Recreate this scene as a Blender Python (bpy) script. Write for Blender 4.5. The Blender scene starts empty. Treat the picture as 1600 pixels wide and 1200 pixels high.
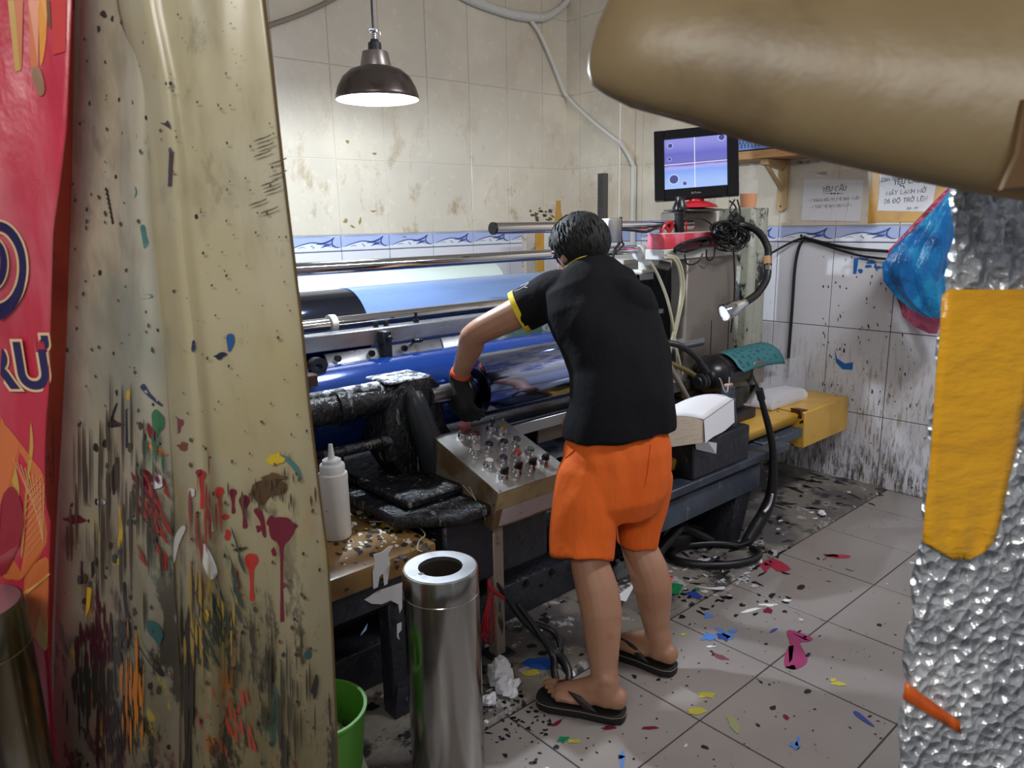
import bpy, bmesh, math, random
from mathutils import Vector, Matrix, Euler, noise as mnoise
random.seed(7)
R = math.radians
scene = bpy.context.scene
COL = scene.collection

# ------------------------------------------------------------------ camera, world, lights, exposure
F = 1154.43
CAM = Vector((0, 0, 1.425))
AX = [Vector((0.7460, -0.6656, -0.0191)), Vector((0.1571, 0.1478, 0.9765)), Vector((-0.6472, -0.7315, 0.2149))]
cy, sy = math.cos(R(41.5217)), math.sin(R(41.5217)); cp, sp = math.cos(R(12.3683)), math.sin(R(12.3683)); cr, sr = math.cos(R(-1.1208)), math.sin(R(-1.1208))
_f = Vector((sy*cp, cy*cp, -sp)); _r = Vector((cy, -sy, 0)); _u = _r.cross(_f)
AX = [cr*_r + sr*_u, -sr*_r + cr*_u, -_f]
cam_data = bpy.data.cameras.new('camera')
cam = bpy.data.objects.new('camera', cam_data); COL.objects.link(cam)
M4 = Matrix((AX[0], AX[1], AX[2])).transposed().to_4x4(); M4.translation = CAM
cam.matrix_world = M4
cam_data.sensor_width = 36; cam_data.lens = F/1600*36
cam_data.clip_start = 0.05
cam_data.dof.use_dof = True; cam_data.dof.focus_distance = 2.6; cam_data.dof.aperture_fstop = 9
scene.camera = cam
world = bpy.data.worlds.new('world'); scene.world = world; world.use_nodes = True
world.node_tree.nodes['Background'].inputs[0].default_value = (0.86, 0.90, 1.0, 1)
world.node_tree.nodes['Background'].inputs[1].default_value = 0.24
def area_light(name, loc, target, sx, sy, power, col):
    d = bpy.data.lights.new(name, 'AREA'); d.shape = 'RECTANGLE'; d.size = sx; d.size_y = sy; d.energy = power; d.color = col
    o = bpy.data.objects.new(name, d); COL.objects.link(o); o.location = loc
    o.rotation_euler = (Vector(target)-Vector(loc)).to_track_quat('-Z', 'Y').to_euler()
    return o
area_light('room_tube_light', (2.65, 0.25, 2.75), (3.2, 1.6, 0.6), 1.2, 0.12, 36, (0.95, 0.95, 1.0))
area_light('outer_tube_light', (-0.75, -0.30, 2.35), (0.6, 0.8, 0.8), 1.2, 0.30, 24, (1.0, 0.96, 0.90))
LAMP_POWER = 105
scene.view_settings.view_transform = 'Standard'; scene.view_settings.look = 'None'
scene.view_settings.exposure = 0.0; scene.view_settings.gamma = 1.0; scene.view_settings.use_curve_mapping = False

# ------------------------------------------------------------------ helpers: points
def ray(px, py): return AX[0]*((px-800)/F) + AX[1]*(-(py-600)/F) - AX[2]
def at(px, py, X=None, Y=None, Z=None, d=None, D=None):
    r = ray(px, py)
    if X is not None: k = X/r.x
    elif Y is not None: k = Y/r.y
    elif Z is not None: k = (Z-CAM.z)/r.z
    elif D is not None: k = D/(r.x*sy+r.y*cy)
    else: k = d
    return CAM + r*k
def lin(c): return tuple(((v/255)/12.92 if v/255 <= .04045 else ((v/255+.055)/1.055)**2.4) for v in c[:3]) + (1,)

# ------------------------------------------------------------------ helpers: materials
class NT:
    def __init__(s, name):
        s.m = bpy.data.materials.new(name); s.m.use_nodes = True; s.t = s.m.node_tree
        s.b = s.t.nodes['Principled BSDF']; s.out = s.t.nodes['Material Output']
        s.pos = s.t.nodes.new('ShaderNodeNewGeometry').outputs['Position']
    def n(s, typ, **k):
        x = s.t.nodes.new(typ)
        for a, v in k.items(): setattr(x, a, v)
        return x
    def put(s, sock, v):
        if hasattr(v, 'is_output'): s.t.links.new(v, sock)
        else: sock.default_value = v
    def math(s, op, a, b=0.0, c=0.0):
        x = s.n('ShaderNodeMath', operation=op); s.put(x.inputs[0], a); s.put(x.inputs[1], b); s.put(x.inputs[2], c); return x.outputs[0]
    def scl(s, vec, sc, rot=(0, 0, 0), loc=(0, 0, 0)):
        x = s.n('ShaderNodeMapping'); s.put(x.inputs[0], vec); x.inputs[1].default_value = loc; x.inputs[2].default_value = rot; x.inputs[3].default_value = sc; return x.outputs[0]
    def noise(s, vec, scale, detail=3, rough=.55):
        x = s.n('ShaderNodeTexNoise'); s.put(x.inputs['Vector'], vec); x.inputs['Scale'].default_value = scale; x.inputs['Detail'].default_value = detail; x.inputs['Roughness'].default_value = rough; return x.outputs[0]
    def vor(s, vec, scale):
        x = s.n('ShaderNodeTexVoronoi'); s.put(x.inputs['Vector'], vec); x.inputs['Scale'].default_value = scale; return x.outputs['Distance'], x.outputs['Color']
    def step(s, v, a, b):
        x = s.n('ShaderNodeMapRange', interpolation_type='SMOOTHSTEP'); s.put(x.inputs[0], v); x.inputs[1].default_value = a; x.inputs[2].default_value = b; return x.outputs[0]
    def mix(s, f, a, b):
        x = s.n('ShaderNodeMix', data_type='RGBA'); s.put(x.inputs[0], f); s.put(x.inputs[6], a); s.put(x.inputs[7], b); return x.outputs[2]
    def sep(s, v):
        x = s.n('ShaderNodeSeparateXYZ'); s.put(x.inputs[0], v); return x.outputs
MATS = {}
def mat(name, col, rough=.5, metal=0.0, layers=(), bump=None, spec=None, coat=0, trans=0, sub=0, emit=None, alpha=1, rvar=0):
    """layers: (kind, scale, lo, hi, colour, stretch, (z0,z1) or None, amount)"""
    if name in MATS: return MATS[name]
    T = NT(name); b = T.b; c = lin(col)
    for L in layers:
        kind, scale, lo, hi, lc, st = L[:6]; zr = L[6] if len(L) > 6 else None; amt = L[7] if len(L) > 7 else 1.0
        v = T.scl(T.pos, st, loc=(len(name)*.37, scale*.13, .21*len(layers))) if st else T.pos
        if kind == 'noise': f = T.step(T.noise(v, scale, 5), lo, hi)
        elif kind == 'fine': f = T.step(T.noise(v, scale, 8, .72), lo, hi)
        elif kind == 'spot':
            w = T.n('ShaderNodeVectorMath', operation='ADD'); T.put(w.inputs[0], v)
            nz = T.n('ShaderNodeTexNoise'); T.put(nz.inputs['Vector'], v); nz.inputs['Scale'].default_value = scale*2.5
            q = T.n('ShaderNodeVectorMath', operation='SCALE'); T.put(q.inputs[0], nz.outputs['Color']); q.inputs[3].default_value = .55/scale; T.put(w.inputs[1], q.outputs[0])
            dd, dc = T.vor(w.outputs[0], scale); rnd = T.sep(dc)
            rad = T.math('MULTIPLY', T.math('POWER', rnd[0], 3.0), hi)
            f = T.math('MULTIPLY', T.math('LESS_THAN', dd, rad), T.math('GREATER_THAN', rnd[1], lo))
            if lc == 'rand': lc = dc
        if zr:
            f = T.math('MULTIPLY', f, T.step(T.sep(T.pos)[2], zr[0], zr[1]))
        f = T.math('MULTIPLY', f, amt)
        c = T.mix(f, c, lc if hasattr(lc, 'is_output') else lin(lc))
    T.put(b.inputs['Base Color'], c)
    b.inputs['Metallic'].default_value = metal
    if rvar: T.put(b.inputs['Roughness'], T.math('ADD', rough-rvar/2, T.math('MULTIPLY', T.noise(T.pos, 14, 4), rvar)))
    else: b.inputs['Roughness'].default_value = rough
    if spec is not None: b.inputs['Specular IOR Level'].default_value = spec
    if coat: b.inputs['Coat Weight'].default_value = coat; b.inputs['Coat Roughness'].default_value = .12
    if trans: b.inputs['Transmission Weight'].default_value = trans
    if sub: b.inputs['Subsurface Weight'].default_value = sub; b.inputs['Subsurface Radius'].default_value = (.012, .005, .003)
    if alpha < 1: b.inputs['Alpha'].default_value = alpha
    if emit: b.inputs['Emission Color'].default_value = lin(emit[0]); b.inputs['Emission Strength'].default_value = emit[1]
    if bump:
        kind, scale, strength, dist, st = bump
        v = T.scl(T.pos, st) if st else T.pos
        h = T.noise(v, scale, 5) if kind == 'noise' else T.vor(v, scale)[0]
        B = T.n('ShaderNodeBump'); B.inputs['Strength'].default_value = strength; B.inputs['Distance'].default_value = dist
        T.put(B.inputs['Height'], h); T.t.links.new(B.outputs[0], b.inputs['Normal'])
    MATS[name] = T.m
    T.m['nt'] = 1
    return T.m

# ------------------------------------------------------------------ helpers: mesh building
def catmull(pts, n):
    P = [Vector(p) for p in pts]
    if n <= 1 or len(P) < 3: return P
    out = []
    for i in range(len(P)-1):
        a = P[max(i-1, 0)]; b = P[i]; c = P[i+1]; d = P[min(i+2, len(P)-1)]
        for k in range(n):
            t = k/n
            out.append(.5*((2*b)+(c-a)*t+(2*a-5*b+4*c-d)*t*t+(3*b-a-3*c+d)*t**3))
    out.append(P[-1]); return out
def lerp_list(v, n):
    if n <= 1 or len(v) < 3: return list(v)
    out = []
    for i in range(len(v)-1):
        for k in range(n):
            t = k/n; t = t
            out.append(v[i]*(1-t)+v[i+1]*t)
    out.append(v[-1]); return out
class MB:
    def __init__(s): s.v = []; s.f = []
    def face(s, pts):
        i = len(s.v); s.v += [Vector(p) for p in pts]; s.f.append(tuple(range(i, i+len(pts)))); return s
    def box(s, x0, x1, y0, y1, z0, z1, mtx=None):
        i = len(s.v)
        P = [Vector(p) for p in ((x0,y0,z0),(x1,y0,z0),(x1,y1,z0),(x0,y1,z0),(x0,y0,z1),(x1,y0,z1),(x1,y1,z1),(x0,y1,z1))]
        if mtx: P = [mtx @ p for p in P]
        s.v += P
        s.f += [tuple(i+k for k in q) for q in ((3,2,1,0),(4,5,6,7),(0,1,5,4),(1,2,6,5),(2,3,7,6),(3,0,4,7))]; return s
    def hexa(s, P):
        i = len(s.v); s.v += [Vector(p) for p in P]
        s.f += [tuple(i+k for k in q) for q in ((3,2,1,0),(4,5,6,7),(0,1,5,4),(1,2,6,5),(2,3,7,6),(3,0,4,7))]; return s
    def prism(s, poly, off):
        i = len(s.v); n = len(poly); off = Vector(off); s.v += [Vector(p) for p in poly] + [Vector(p)+off for p in poly]
        s.f.append(tuple(range(i+n-1, i-1, -1))); s.f.append(tuple(range(i+n, i+2*n)))
        for k in range(n): s.f.append((i+k, i+(k+1) % n, i+n+(k+1) % n, i+n+k))
        return s
    def rings(s, R_, cap=True, close=False):
        i = len(s.v); n = len(R_[0])
        for r in R_: s.v += [Vector(p) for p in r]
        m = len(R_)
        for a in range(m if close else m-1):
            b = (a+1) % m
            for k in range(n): s.f.append((i+a*n+k, i+a*n+(k+1) % n, i+b*n+(k+1) % n, i+b*n+k))
        if cap and not close:
            s.f.append(tuple(i+k for k in range(n-1, -1, -1))); s.f.append(tuple(i+(m-1)*n+k for k in range(n)))
        return s
    def limb(s, pts, rs, seg=12, sub=1, cap=True, round_=False):
        P = catmull(pts, sub); 
        if not isinstance(rs, (list, tuple)): rs = [rs]*len(pts)
        r = lerp_list(rs, sub)
        T = [(P[min(i+1, len(P)-1)]-P[max(i-1, 0)]).normalized() for i in range(len(P))]
        u = T[0].orthogonal().normalized(); Rg = []
        if round_:
            P = [P[0]-T[0]*r[0]*.8, P[0]-T[0]*r[0]*.5] + P + [P[-1]+T[-1]*r[-1]*.5, P[-1]+T[-1]*r[-1]*.8]; r = [r[0]*.45, r[0]*.86] + r + [r[-1]*.86, r[-1]*.45]; T = [T[0]]*2+T+[T[-1]]*2
        for p, t, q in zip(P, T, r):
            u = (u - t*u.dot(t)); u = u.normalized() if u.length > 1e-6 else t.orthogonal().normalized(); w = t.cross(u)
            Rg.append([p+(u*math.cos(a)+w*math.sin(a))*q for a in [2*math.pi*k/seg for k in range(seg)]])
        return s.rings(Rg, cap)
    def cyl(s, a, b, r, r2=None, seg=24): return s.limb([a, b], [r, r if r2 is None else r2], seg)
    def cylx(s, x0, x1, y, z, r, seg=32): return s.limb([(x0, y, z), (x1, y, z)], [r, r], seg)
    def lathe(s, prof, origin, axis=(0, 0, 1), seg=32, close=False):
        o = Vector(origin); t = Vector(axis).normalized(); u = t.orthogonal().normalized(); w = t.cross(u)
        Rg = [[o+t*h+(u*math.cos(a)+w*math.sin(a))*max(q, 1e-5) for a in [2*math.pi*k/seg for k in range(seg)]] for q, h in prof]
        return s.rings(Rg, not close, close)
    def ell(s, c, a, b, cc, seg=16, st=10):
        c, a, b, cc = Vector(c), Vector(a), Vector(b), Vector(cc); Rg = []
        for i in range(st+1):
            ph = -math.pi/2+math.pi*(i+.0)/st; q = max(math.cos(ph), .02)
            Rg.append([c+cc*math.sin(ph)+(a*math.cos(t)+b*math.sin(t))*q for t in [2*math.pi*k/seg for k in range(seg)]])
        return s.rings(Rg)
    def grid(s, G):
        i = len(s.v); m = len(G); n = len(G[0])
        for r in G: s.v += [Vector(p) for p in r]
        for a in range(m-1):
            for k in range(n-1): s.f.append((i+a*n+k, i+a*n+k+1, i+(a+1)*n+k+1, i+(a+1)*n+k))
        return s
    def build(s, name, m, parent=None, smooth=True, bevel=0, angle=40, solid=0, seg=1, fix=True):
        me = bpy.data.meshes.new(name); base = Vector((0, 0, 0))
        if parent: 
            q = parent
            while q: base += q.location; q = q.parent
        me.from_pydata([v-base for v in s.v], [], s.f)
        if fix or bevel:
            bm = bmesh.new(); bm.from_mesh(me)
            if bevel: bmesh.ops.bevel(bm, geom=[e for e in bm.edges if len(e.link_faces) == 2 and e.calc_face_angle() > .5], offset=bevel, segments=seg, affect='EDGES', profile=.5)
            if fix: bmesh.ops.recalc_face_normals(bm, faces=bm.faces)
            bm.to_mesh(me); bm.free()
        if smooth:
            me.shade_smooth(); me.set_sharp_from_angle(angle=R(angle))
        o = bpy.data.objects.new(name, me); COL.objects.link(o)
        if m: me.materials.append(m)
        if parent: o.parent = parent
        if solid:
            md = o.modifiers.new('solid', 'SOLIDIFY'); md.thickness = solid; md.offset = 0
        return o
def tag(o, label, cat, group=None):
    o['label'] = label; o['category'] = cat
    if group: o['group'] = group
    return o
def thing(name, label, cat, loc=(0, 0, 0), group=None):
    o = bpy.data.objects.new(name, None); COL.objects.link(o); o.location = loc; o.empty_display_size = .05
    return tag(o, label, cat, group)
def struct(o): o['kind'] = 'structure'; return o
def stuff(o): o['kind'] = 'stuff'; return o
def remesh(o, size, smooth_it=3, fac=.5, disp=None):
    md = o.modifiers.new('r', 'REMESH'); md.mode = 'VOXEL'; md.voxel_size = size; md.use_smooth_shade = True
    if smooth_it:
        sm = o.modifiers.new('s', 'SMOOTH'); sm.iterations = smooth_it; sm.factor = fac
    dg = bpy.context.evaluated_depsgraph_get(); dg.update()
    me = bpy.data.meshes.new_from_object(o.evaluated_get(dg)); old = o.data
    o.modifiers.clear(); m = list(old.materials); o.data = me
    if not me.materials and m: me.materials.append(m[0])
    me.shade_smooth()
    if disp:
        ns = [v.normal.copy() for v in me.vertices]
        for v, n in zip(me.vertices, ns): v.co += n*disp(v.co)
    me.name = o.name
    return o
def text(body, size, mtx, m, name, parent=None, ext=.0006, off=0.0, align='CENTER', shear=0, sx=1.0):
    cu = bpy.data.curves.new(name, 'FONT'); cu.body = body; cu.size = size; cu.align_x = align; cu.align_y = 'CENTER'; cu.extrude = ext; cu.offset = off; cu.shear = shear; cu.resolution_u = 4
    t = bpy.data.objects.new(name, cu); COL.objects.link(t)
    dg = bpy.context.evaluated_depsgraph_get(); dg.update()
    me = bpy.data.meshes.new_from_object(t.evaluated_get(dg)); bpy.data.objects.remove(t)
    base = Vector((0, 0, 0)); q = parent
    while q: base += q.location; q = q.parent
    me.transform(Matrix.Diagonal((sx, 1, 1, 1))); me.transform(Matrix.Translation(-base) @ mtx); me.name = name
    me.materials.clear(); me.materials.append(m)
    o = bpy.data.objects.new(name, me); COL.objects.link(o)
    if parent: o.parent = parent
    return o
def frame_m(o, x, y, z):
    m = Matrix((Vector(x), Vector(y), Vector(z))).transposed().to_4x4(); m.translation = Vector(o); return m
def smoothpoly(p, n=3):
    if len(p) < 5: return p
    out = []
    for i in range(len(p)):
        a, b, c, d = (Vector((*p[(i+k) % len(p)], 0)) for k in (-1, 0, 1, 2))
        for k in range(n):
            t = k/n; q = .5*((2*b)+(c-a)*t+(2*a-5*b+4*c-d)*t*t+(3*b-a-3*c+d)*t**3); out.append((q.x, q.y))
    return out
def blob(cx, cy, rx, ry, rot=0, n=12, jag=.35, rnd=random):
    c, s_ = math.cos(rot), math.sin(rot); P = []
    for k in range(n):
        a = 2*math.pi*k/n; q = 1+rnd.uniform(-jag, jag)
        x, y = rx*q*math.cos(a), ry*q*math.sin(a); P.append((cx+x*c-y*s_, cy+x*s_+y*c))
    return P
# ------------------------------------------------------------------ materials of the room
YA, XB, XC, YC = 3.66, 3.935, 3.78, 3.194
dirt = (92, 78, 58)
m_tile_up = mat('wall_tile_cream', (208, 198, 180), .26, layers=[('noise', 1.6, .45, .7, (224, 213, 192), None), ('noise', 2.2, .55, .72, (184, 166, 136), None, None, .5), ('fine', 6, .54, .68, (166, 144, 108), (1, 1, .6), (2.4, 1.5), .75), ('fine', 26, .64, .70, (130, 108, 76), (1, 1, .4), (2.1, 1.4), .7), ('spot', 16, .8, .16, (70, 60, 50), None, (1.75, 1.45), .8)], bump=('noise', 55, .06, .01, (1, 1, .2)), rvar=.12)
m_tile_low = mat('wall_tile_white', (226, 226, 232), .25, layers=[('fine', 60, .5, .66, (150, 136, 112), (1, 1, .14), (.95, .45), .8), ('fine', 95, .52, .62, (84, 72, 56), (1, 1, .12), (.62, .1), .9), ('fine', 40, .46, .6, (58, 50, 42), (1, 1, .25), (.34, .0), .85), ('spot', 26, .7, .2, (44, 40, 40), (1, 1, .6), (1.15, .6), .9)], rvar=.1)
m_border = mat('border_tile_blue', (172, 186, 226), .25, layers=[('noise', 8, .5, .75, (190, 196, 220), None)])
m_border_w = mat('border_print_white', (224, 226, 232), .3)
m_border_b = mat('border_print_blue', (48, 70, 140), .3)
m_grout = mat('grout_light', (70, 62, 56), .8, layers=[('noise', .01, -1, 0, (222, 212, 196), None, (1.36, 1.38))])
m_grout_d = mat('grout_dark', (60, 54, 50), .85)
m_floor = mat('floor_tile_grey', (140, 133, 129), .32, layers=[('noise', 1.3, .4, .7, (152, 145, 140), None), ('fine', 5, .60, .72, (128, 118, 108), None, None, .5), ('spot', 24, .6, .15, (34, 32, 36), (1, .75, 1)), ('spot', 46, .62, .24, (40, 36, 38), None), ('spot', 11, .8, .2, (110, 30, 50), (1, .6, 1), None, .8), ('spot', 9, .86, .2, (74, 96, 160), None, None, .8), ('spot', 13, .87, .2, (176, 168, 60), None, None, .7), ('spot', 20, .85, .2, (225, 225, 225), None, None, .7)], rvar=.16, bump=('noise', 30, .03, .01, None))
m_slab = mat('floor_cement_painted', (128, 122, 112), .45, layers=[('noise', 3.2, .42, .6, (88, 84, 84), None), ('fine', 6, .52, .60, (40, 40, 44), None), ('fine', 9, .58, .62, (176, 174, 176), None, None, .8), ('spot', 14, .35, .36, (26, 26, 30), None), ('spot', 20, .6, .3, (222, 222, 224), None), ('spot', 12, .8, .3, (60, 92, 120), None), ('spot', 17, .86, .3, (30, 110, 70), None)], rvar=.2, bump=('noise', 26, .3, .02, None))
m_plaster = mat('ceiling_paint', (196, 190, 178), .8)

# ------------------------------------------------------------------ floor
fl = struct(MB().box(-.6, XB, -.9, YA, -.06, -.004).build('floor', m_grout_d))
TS = .395
tile_me = {}
def tile_obj(name, sx, sy, sz, m, parent, loc):
    k = (round(sx, 4), round(sy, 4), round(sz, 4), m.name)
    if k not in tile_me:
        o = MB().box(-sx/2, sx/2, -sy/2, sy/2, -sz/2, sz/2).build(name, m, bevel=.0012, smooth=False); tile_me[k] = o.data
        o.parent = parent; o.location = loc; return o
    o = bpy.data.objects.new(name, tile_me[k]); COL.objects.link(o); o.parent = parent; o.location = loc; return o
fx0, fy0 = 1.645, 1.064
for i in range(-3, 6):
    for j in range(-3, 1):
        x0 = fx0+i*TS; y0 = fy0+j*TS; x1 = min(x0+TS, XB)
        if x1-x0 < .02: continue
        tile_obj('tile', x1-x0-.005, TS-.005, .012, m_floor, fl, ((x0+x1)/2, y0+TS/2, -.0062+random.uniform(-.0004, .0004)))
sl = MB()
sl.prism([(-.6, 1.462, -.004), (-.6, 1.475, .010), (-.6, YA, .010), (-.6, YA, -.004)], (XB+.6, 0, 0))
sl.build('cement_slab', m_slab, fl, bevel=.002)

# ------------------------------------------------------------------ walls
ROWS = [(0, .385), (.385, .838), (.838, 1.287), (1.287, 1.373), (1.373, 1.767), (1.767, 2.237), (2.237, 2.70), (2.70, 3.10)]
def row_mat(r): return m_border if r == 3 else (m_tile_low if r < 3 else m_tile_up)
wa = struct(MB().box(-.6, XB+.1, YA, YA+.1, -.06, 3.2).build('wall_back', m_grout))
XS = [3.551-.306*k for k in range(9)][::-1]+[XC]
for x0, x1 in zip(XS, XS[1:]):
    for r, (z0, z1) in enumerate(ROWS):
        tile_obj('tile', x1-x0-.004, .006, z1-z0-.004, row_mat(r), wa, ((x0+x1)/2, YA-.002+random.uniform(-.0006, .0006), (z0+z1)/2))
wb = struct(MB().box(XB, XB+.1, -.9, YA, -.06, 3.2).build('wall_right', m_grout))
YS = [1.837+.323*k for k in range(-8, 5)]+[YC]
for y0, y1 in zip(YS, YS[1:]):
    for r, (z0, z1) in enumerate(ROWS):
        if y1-y0 < .03: continue
        tile_obj('tile', .006, y1-y0-.004, z1-z0-.004, row_mat(r), wb, (XB-.002+random.uniform(-.0006, .0006), (y0+y1)/2, (z0+z1)/2))
wc = struct(MB().box(XC, XB+.02, YC, YA+.02, -.06, 3.2).build('wall_column', m_grout))
for y0, y1 in ((YC+.008, 3.535), (3.535, YA)):
    for r, (z0, z1) in enumerate(ROWS):
        tile_obj('tile', .006, y1-y0-.004, z1-z0-.004, row_mat(r), wc, (XC-.002, (y0+y1)/2, (z0+z1)/2))
for r, (z0, z1) in enumerate(ROWS):
    tile_obj('tile', XB-XC-.012, .006, z1-z0-.004, row_mat(r), wc, ((XC+XB)/2-.002, YC-.002, (z0+z1)/2))
MB().box(XC-.006, XC+.006, YC-.006, YC+.006, 0, 3.1).build('corner_bead', mat('corner_bead_white', (220, 216, 206), .5), wc, bevel=.003)
struct(MB().box(-.6, XB+.1, -.9, YA+.1, 3.2, 3.26).build('ceiling', m_plaster))

# printed wave on the border tiles: one ribbon set per tile, wall coordinates (u along, v up) in metres
def wave(org, du, n_, L, z0):
    mb = MB(); mw = MB()
    def P(u, v, e): return Vector(org)+Vector(du)*u+Vector((0, 0, z0+v))+Vector(n_)*e
    def ribbon(pts, w, m=mb, e=.0022):
        G = []
        pts = [(p[0], p[1]) for p in catmull([(a, b, 0) for a, b in pts], 5)]
        N = len(pts)
        for i, (u, v) in enumerate(pts):
            a = pts[max(i-1, 0)]; b = pts[min(i+1, N-1)]; dx, dy = b[0]-a[0], b[1]-a[1]; l = math.hypot(dx, dy) or 1
            ww = w*(math.sin(math.pi*min(max(i/(N-1), .04), .96))**.6)/2
            G.append([P(u-dy/l*ww, v+dx/l*ww, e), P(u+dy/l*ww, v-dx/l*ww, e)])
        m.grid(G)
    for s in (0,):
        o = 0; h = L/1.2
        low = [(o+.0*h, .026), (o+.25*h, .036), (o+.46*h, .052), (o+.60*h, .045), (o+.78*h, .034), (o+1.0*h, .026)]
        mw.grid([[P(L*k/14, .006, .0019), P(L*k/14, .022+.026*math.sin(math.pi*min(1, L*k/14/h))**2, .0019)] for k in range(15)])
        ribbon([(o+.05*h, .022), (o+.25*h, .038), (o+.5*h, .05), (o+.72*h, .046), (o+.98*h, .034)], .0055)
        ribbon([(o+.62*h, .040), (o+.8*h, .046), (o+.95*h, .058), (o+1.06*h, .076)], .009)
        ribbon([(o+1.06*h, .076), (o+1.0*h, .056), (o+1.0*h, .036), (o+1.08*h, .022), (o+1.18*h, .021)], .008)
        for k in range(3): ribbon([(o+(.72+.08*k)*h, .022+.004*k), (o+(.80+.07*k)*h, .03+.004*k), (o+(.86+.05*k)*h, .04+.003*k)], .006)
        ribbon([(o+.2*h, .022), (o+.3*h, .029), (o+.38*h, .024)], .003)
        for a, b in ((.50, .03), (.535, .022)): ribbon([(o+a*h, b), (o+a*h+.006, b+.003), (o+a*h+.011, b+.002)], .006)
        ribbon([(o+.05*h, .079), (o+.5*h, .0805), (o+.98*h, .079)], .0015)
    return mb, mw
for (w, xs, mk) in ((wa, XS, lambda a: ((a, YA-.005, 0), (1, 0, 0), (0, -1, 0))), (wb, YS, lambda a: ((XB-.005, a, 0), (0, -1, 0), (-1, 0, 0)))):
    B_, W_ = MB(), MB()
    for x0, x1 in zip(xs, xs[1:]):
        if x1-x0 < .1: continue
        o, du, nn = mk(x0 if w is wa else x1); b, ww = wave(o, du, nn, x1-x0-.004, 1.287)
        for src, dst in ((b, B_), (ww, W_)):
            i = len(dst.v); dst.v += src.v; dst.f += [tuple(k+i for k in f) for f in src.f]
    stuff(W_.build('border_print_ground', m_border_w, w, fix=False)); stuff(B_.build('border_print', m_border_b, w, fix=False))

# paint marks on floor and walls: thin dried paint, one mesh per colour
PAINT = {}
def paintmat(c): return mat('dried_paint_%02x%02x%02x' % c, c, .35)
def splat_floor(col, polys, z=.0011):
    mb = MB()
    for p in polys:
        P = [at(x, y, Z=z) for x, y in (smoothpoly(p) if len(polys) < 40 else p)]
        zz = .0115 if sum(q.y for q in P)/len(P) > 1.475 else z
        mb.face([(q.x, q.y, zz) for q in P])
    stuff(mb.build('paint_splash', paintmat(col), fl, smooth=False, fix=False))
B = blob
splat_floor((150, 52, 100), [[(1229,987),(1240,985),(1270,997),(1262,1003),(1250,1004),(1257,1018),(1262,1032),(1254,1041),(1240,1046),(1226,1040),(1227,1020),(1234,1006)]])
splat_floor((112, 18, 52), [[(1230,985),(1236,988),(1266,1001),(1258,1000)], B(1236,1043,7,3), B(1300,868,12,2,.1), [(1232,1010),(1240,1008),(1238,1030),(1233,1036)], B(870,1130,10,3,-.5), B(950,1137,12,3,-.1), B(1015,1137,13,2.5), B(1228,1120,5,3,.6), B(1200,953,6,5)])
splat_floor((168, 44, 70), [[(1290,868),(1310,866),(1328,868),(1326,872),(1305,872)], [(1183,880),(1210,873),(1236,889),(1216,893),(1205,886),(1196,894),(1190,886)]])
splat_floor((84, 128, 196), [B(1108,995,12,5,-.2), B(1138,992,10,5,.2), B(1107,962,8,4), B(1126,985,8,3,.5), B(1243,1165,8,6,.4), [(1246,1150),(1250,1152),(1247,1166),(1242,1164)], B(972,1185,4,18,.1), B(1145,985,8,3)])
splat_floor((44, 66, 140), [[(1333,1112),(1342,1113),(1366,1134),(1360,1133),(1342,1122)], B(1130,995,10,5,.3), [(1070,930),(1085,926),(1100,938),(1080,938)], B(1208,985,8,2,-.5)])
splat_floor((38, 88, 170), [B(842,1041,28,9,.05, 14, .2)])
splat_floor((186, 176, 70), [B(1310,1068,12,4), B(1302,1063,5,3), B(1104,1086,14,4), B(1092,1110,15,5,-.1), B(1068,991,4,2), B(895,1158,10,3), B(830,1055,14,5)])
splat_floor((226, 226, 226), [B(1175,953,16,2.5,-.2), B(1200,945,12,2), [(1085,919),(1110,922),(1131,920),(1130,925),(1108,924)], B(1230,938,7,2), B(1110,1010,8,1.5)])
splat_floor((20, 128, 84), [B(1055,921,11,6,-.2), B(880,1155,9,5)])
splat_floor((150, 156, 110), [B(1145,1130,6,14,-.6)])
rr = random.Random(3)
pl = []
for k in range(260):
    x, y = rr.uniform(640, 1430), rr.uniform(870, 1199)
    if x > 860 and y > 1090 and rr.random() < .3: x = rr.uniform(740, 1000)
    s = .6+rr.random()**4*3.6
    pl.append(B(x, y, s*1.5, s*.8, rr.uniform(-.5, .5), 8, .45, rr))
splat_floor((30, 28, 32), pl)
pl = [B(rr.uniform(1215, 1380), rr.uniform(740, 800), rr.uniform(2, 14), rr.uniform(.6, 1.6), rr.uniform(0, .5), 9, .5, rr) for k in range(30)]
pl += [B(rr.uniform(1060, 1240), rr.uniform(810, 960), rr.uniform(2, 8), rr.uniform(.8, 2.2), rr.uniform(-.5, .5), 9, .5, rr) for k in range(90)]
pl += [B(rr.uniform(755, 860), rr.uniform(1085, 1160), rr.uniform(1, 5), rr.uniform(1, 2.6), rr.uniform(-.5, .5), 9, .5, rr) for k in range(60)]
splat_floor((26, 25, 30), pl, .0013)
pl = [B(rr.uniform(950, 1180), rr.uniform(870, 935), rr.uniform(2, 9), rr.uniform(.8, 2.4), rr.uniform(-.6, .6), 8, .5, rr) for k in range(60)]
splat_floor((196, 196, 204), pl, .0016)
def splat_wall(col, polys, wall=None):
    mb = MB()
    for p in polys: mb.face([at(x, y, X=XB-.0062) for x, y in p])
    stuff(mb.build('paint_splash', paintmat(col), wall or wb, smooth=False, fix=False))
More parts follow.
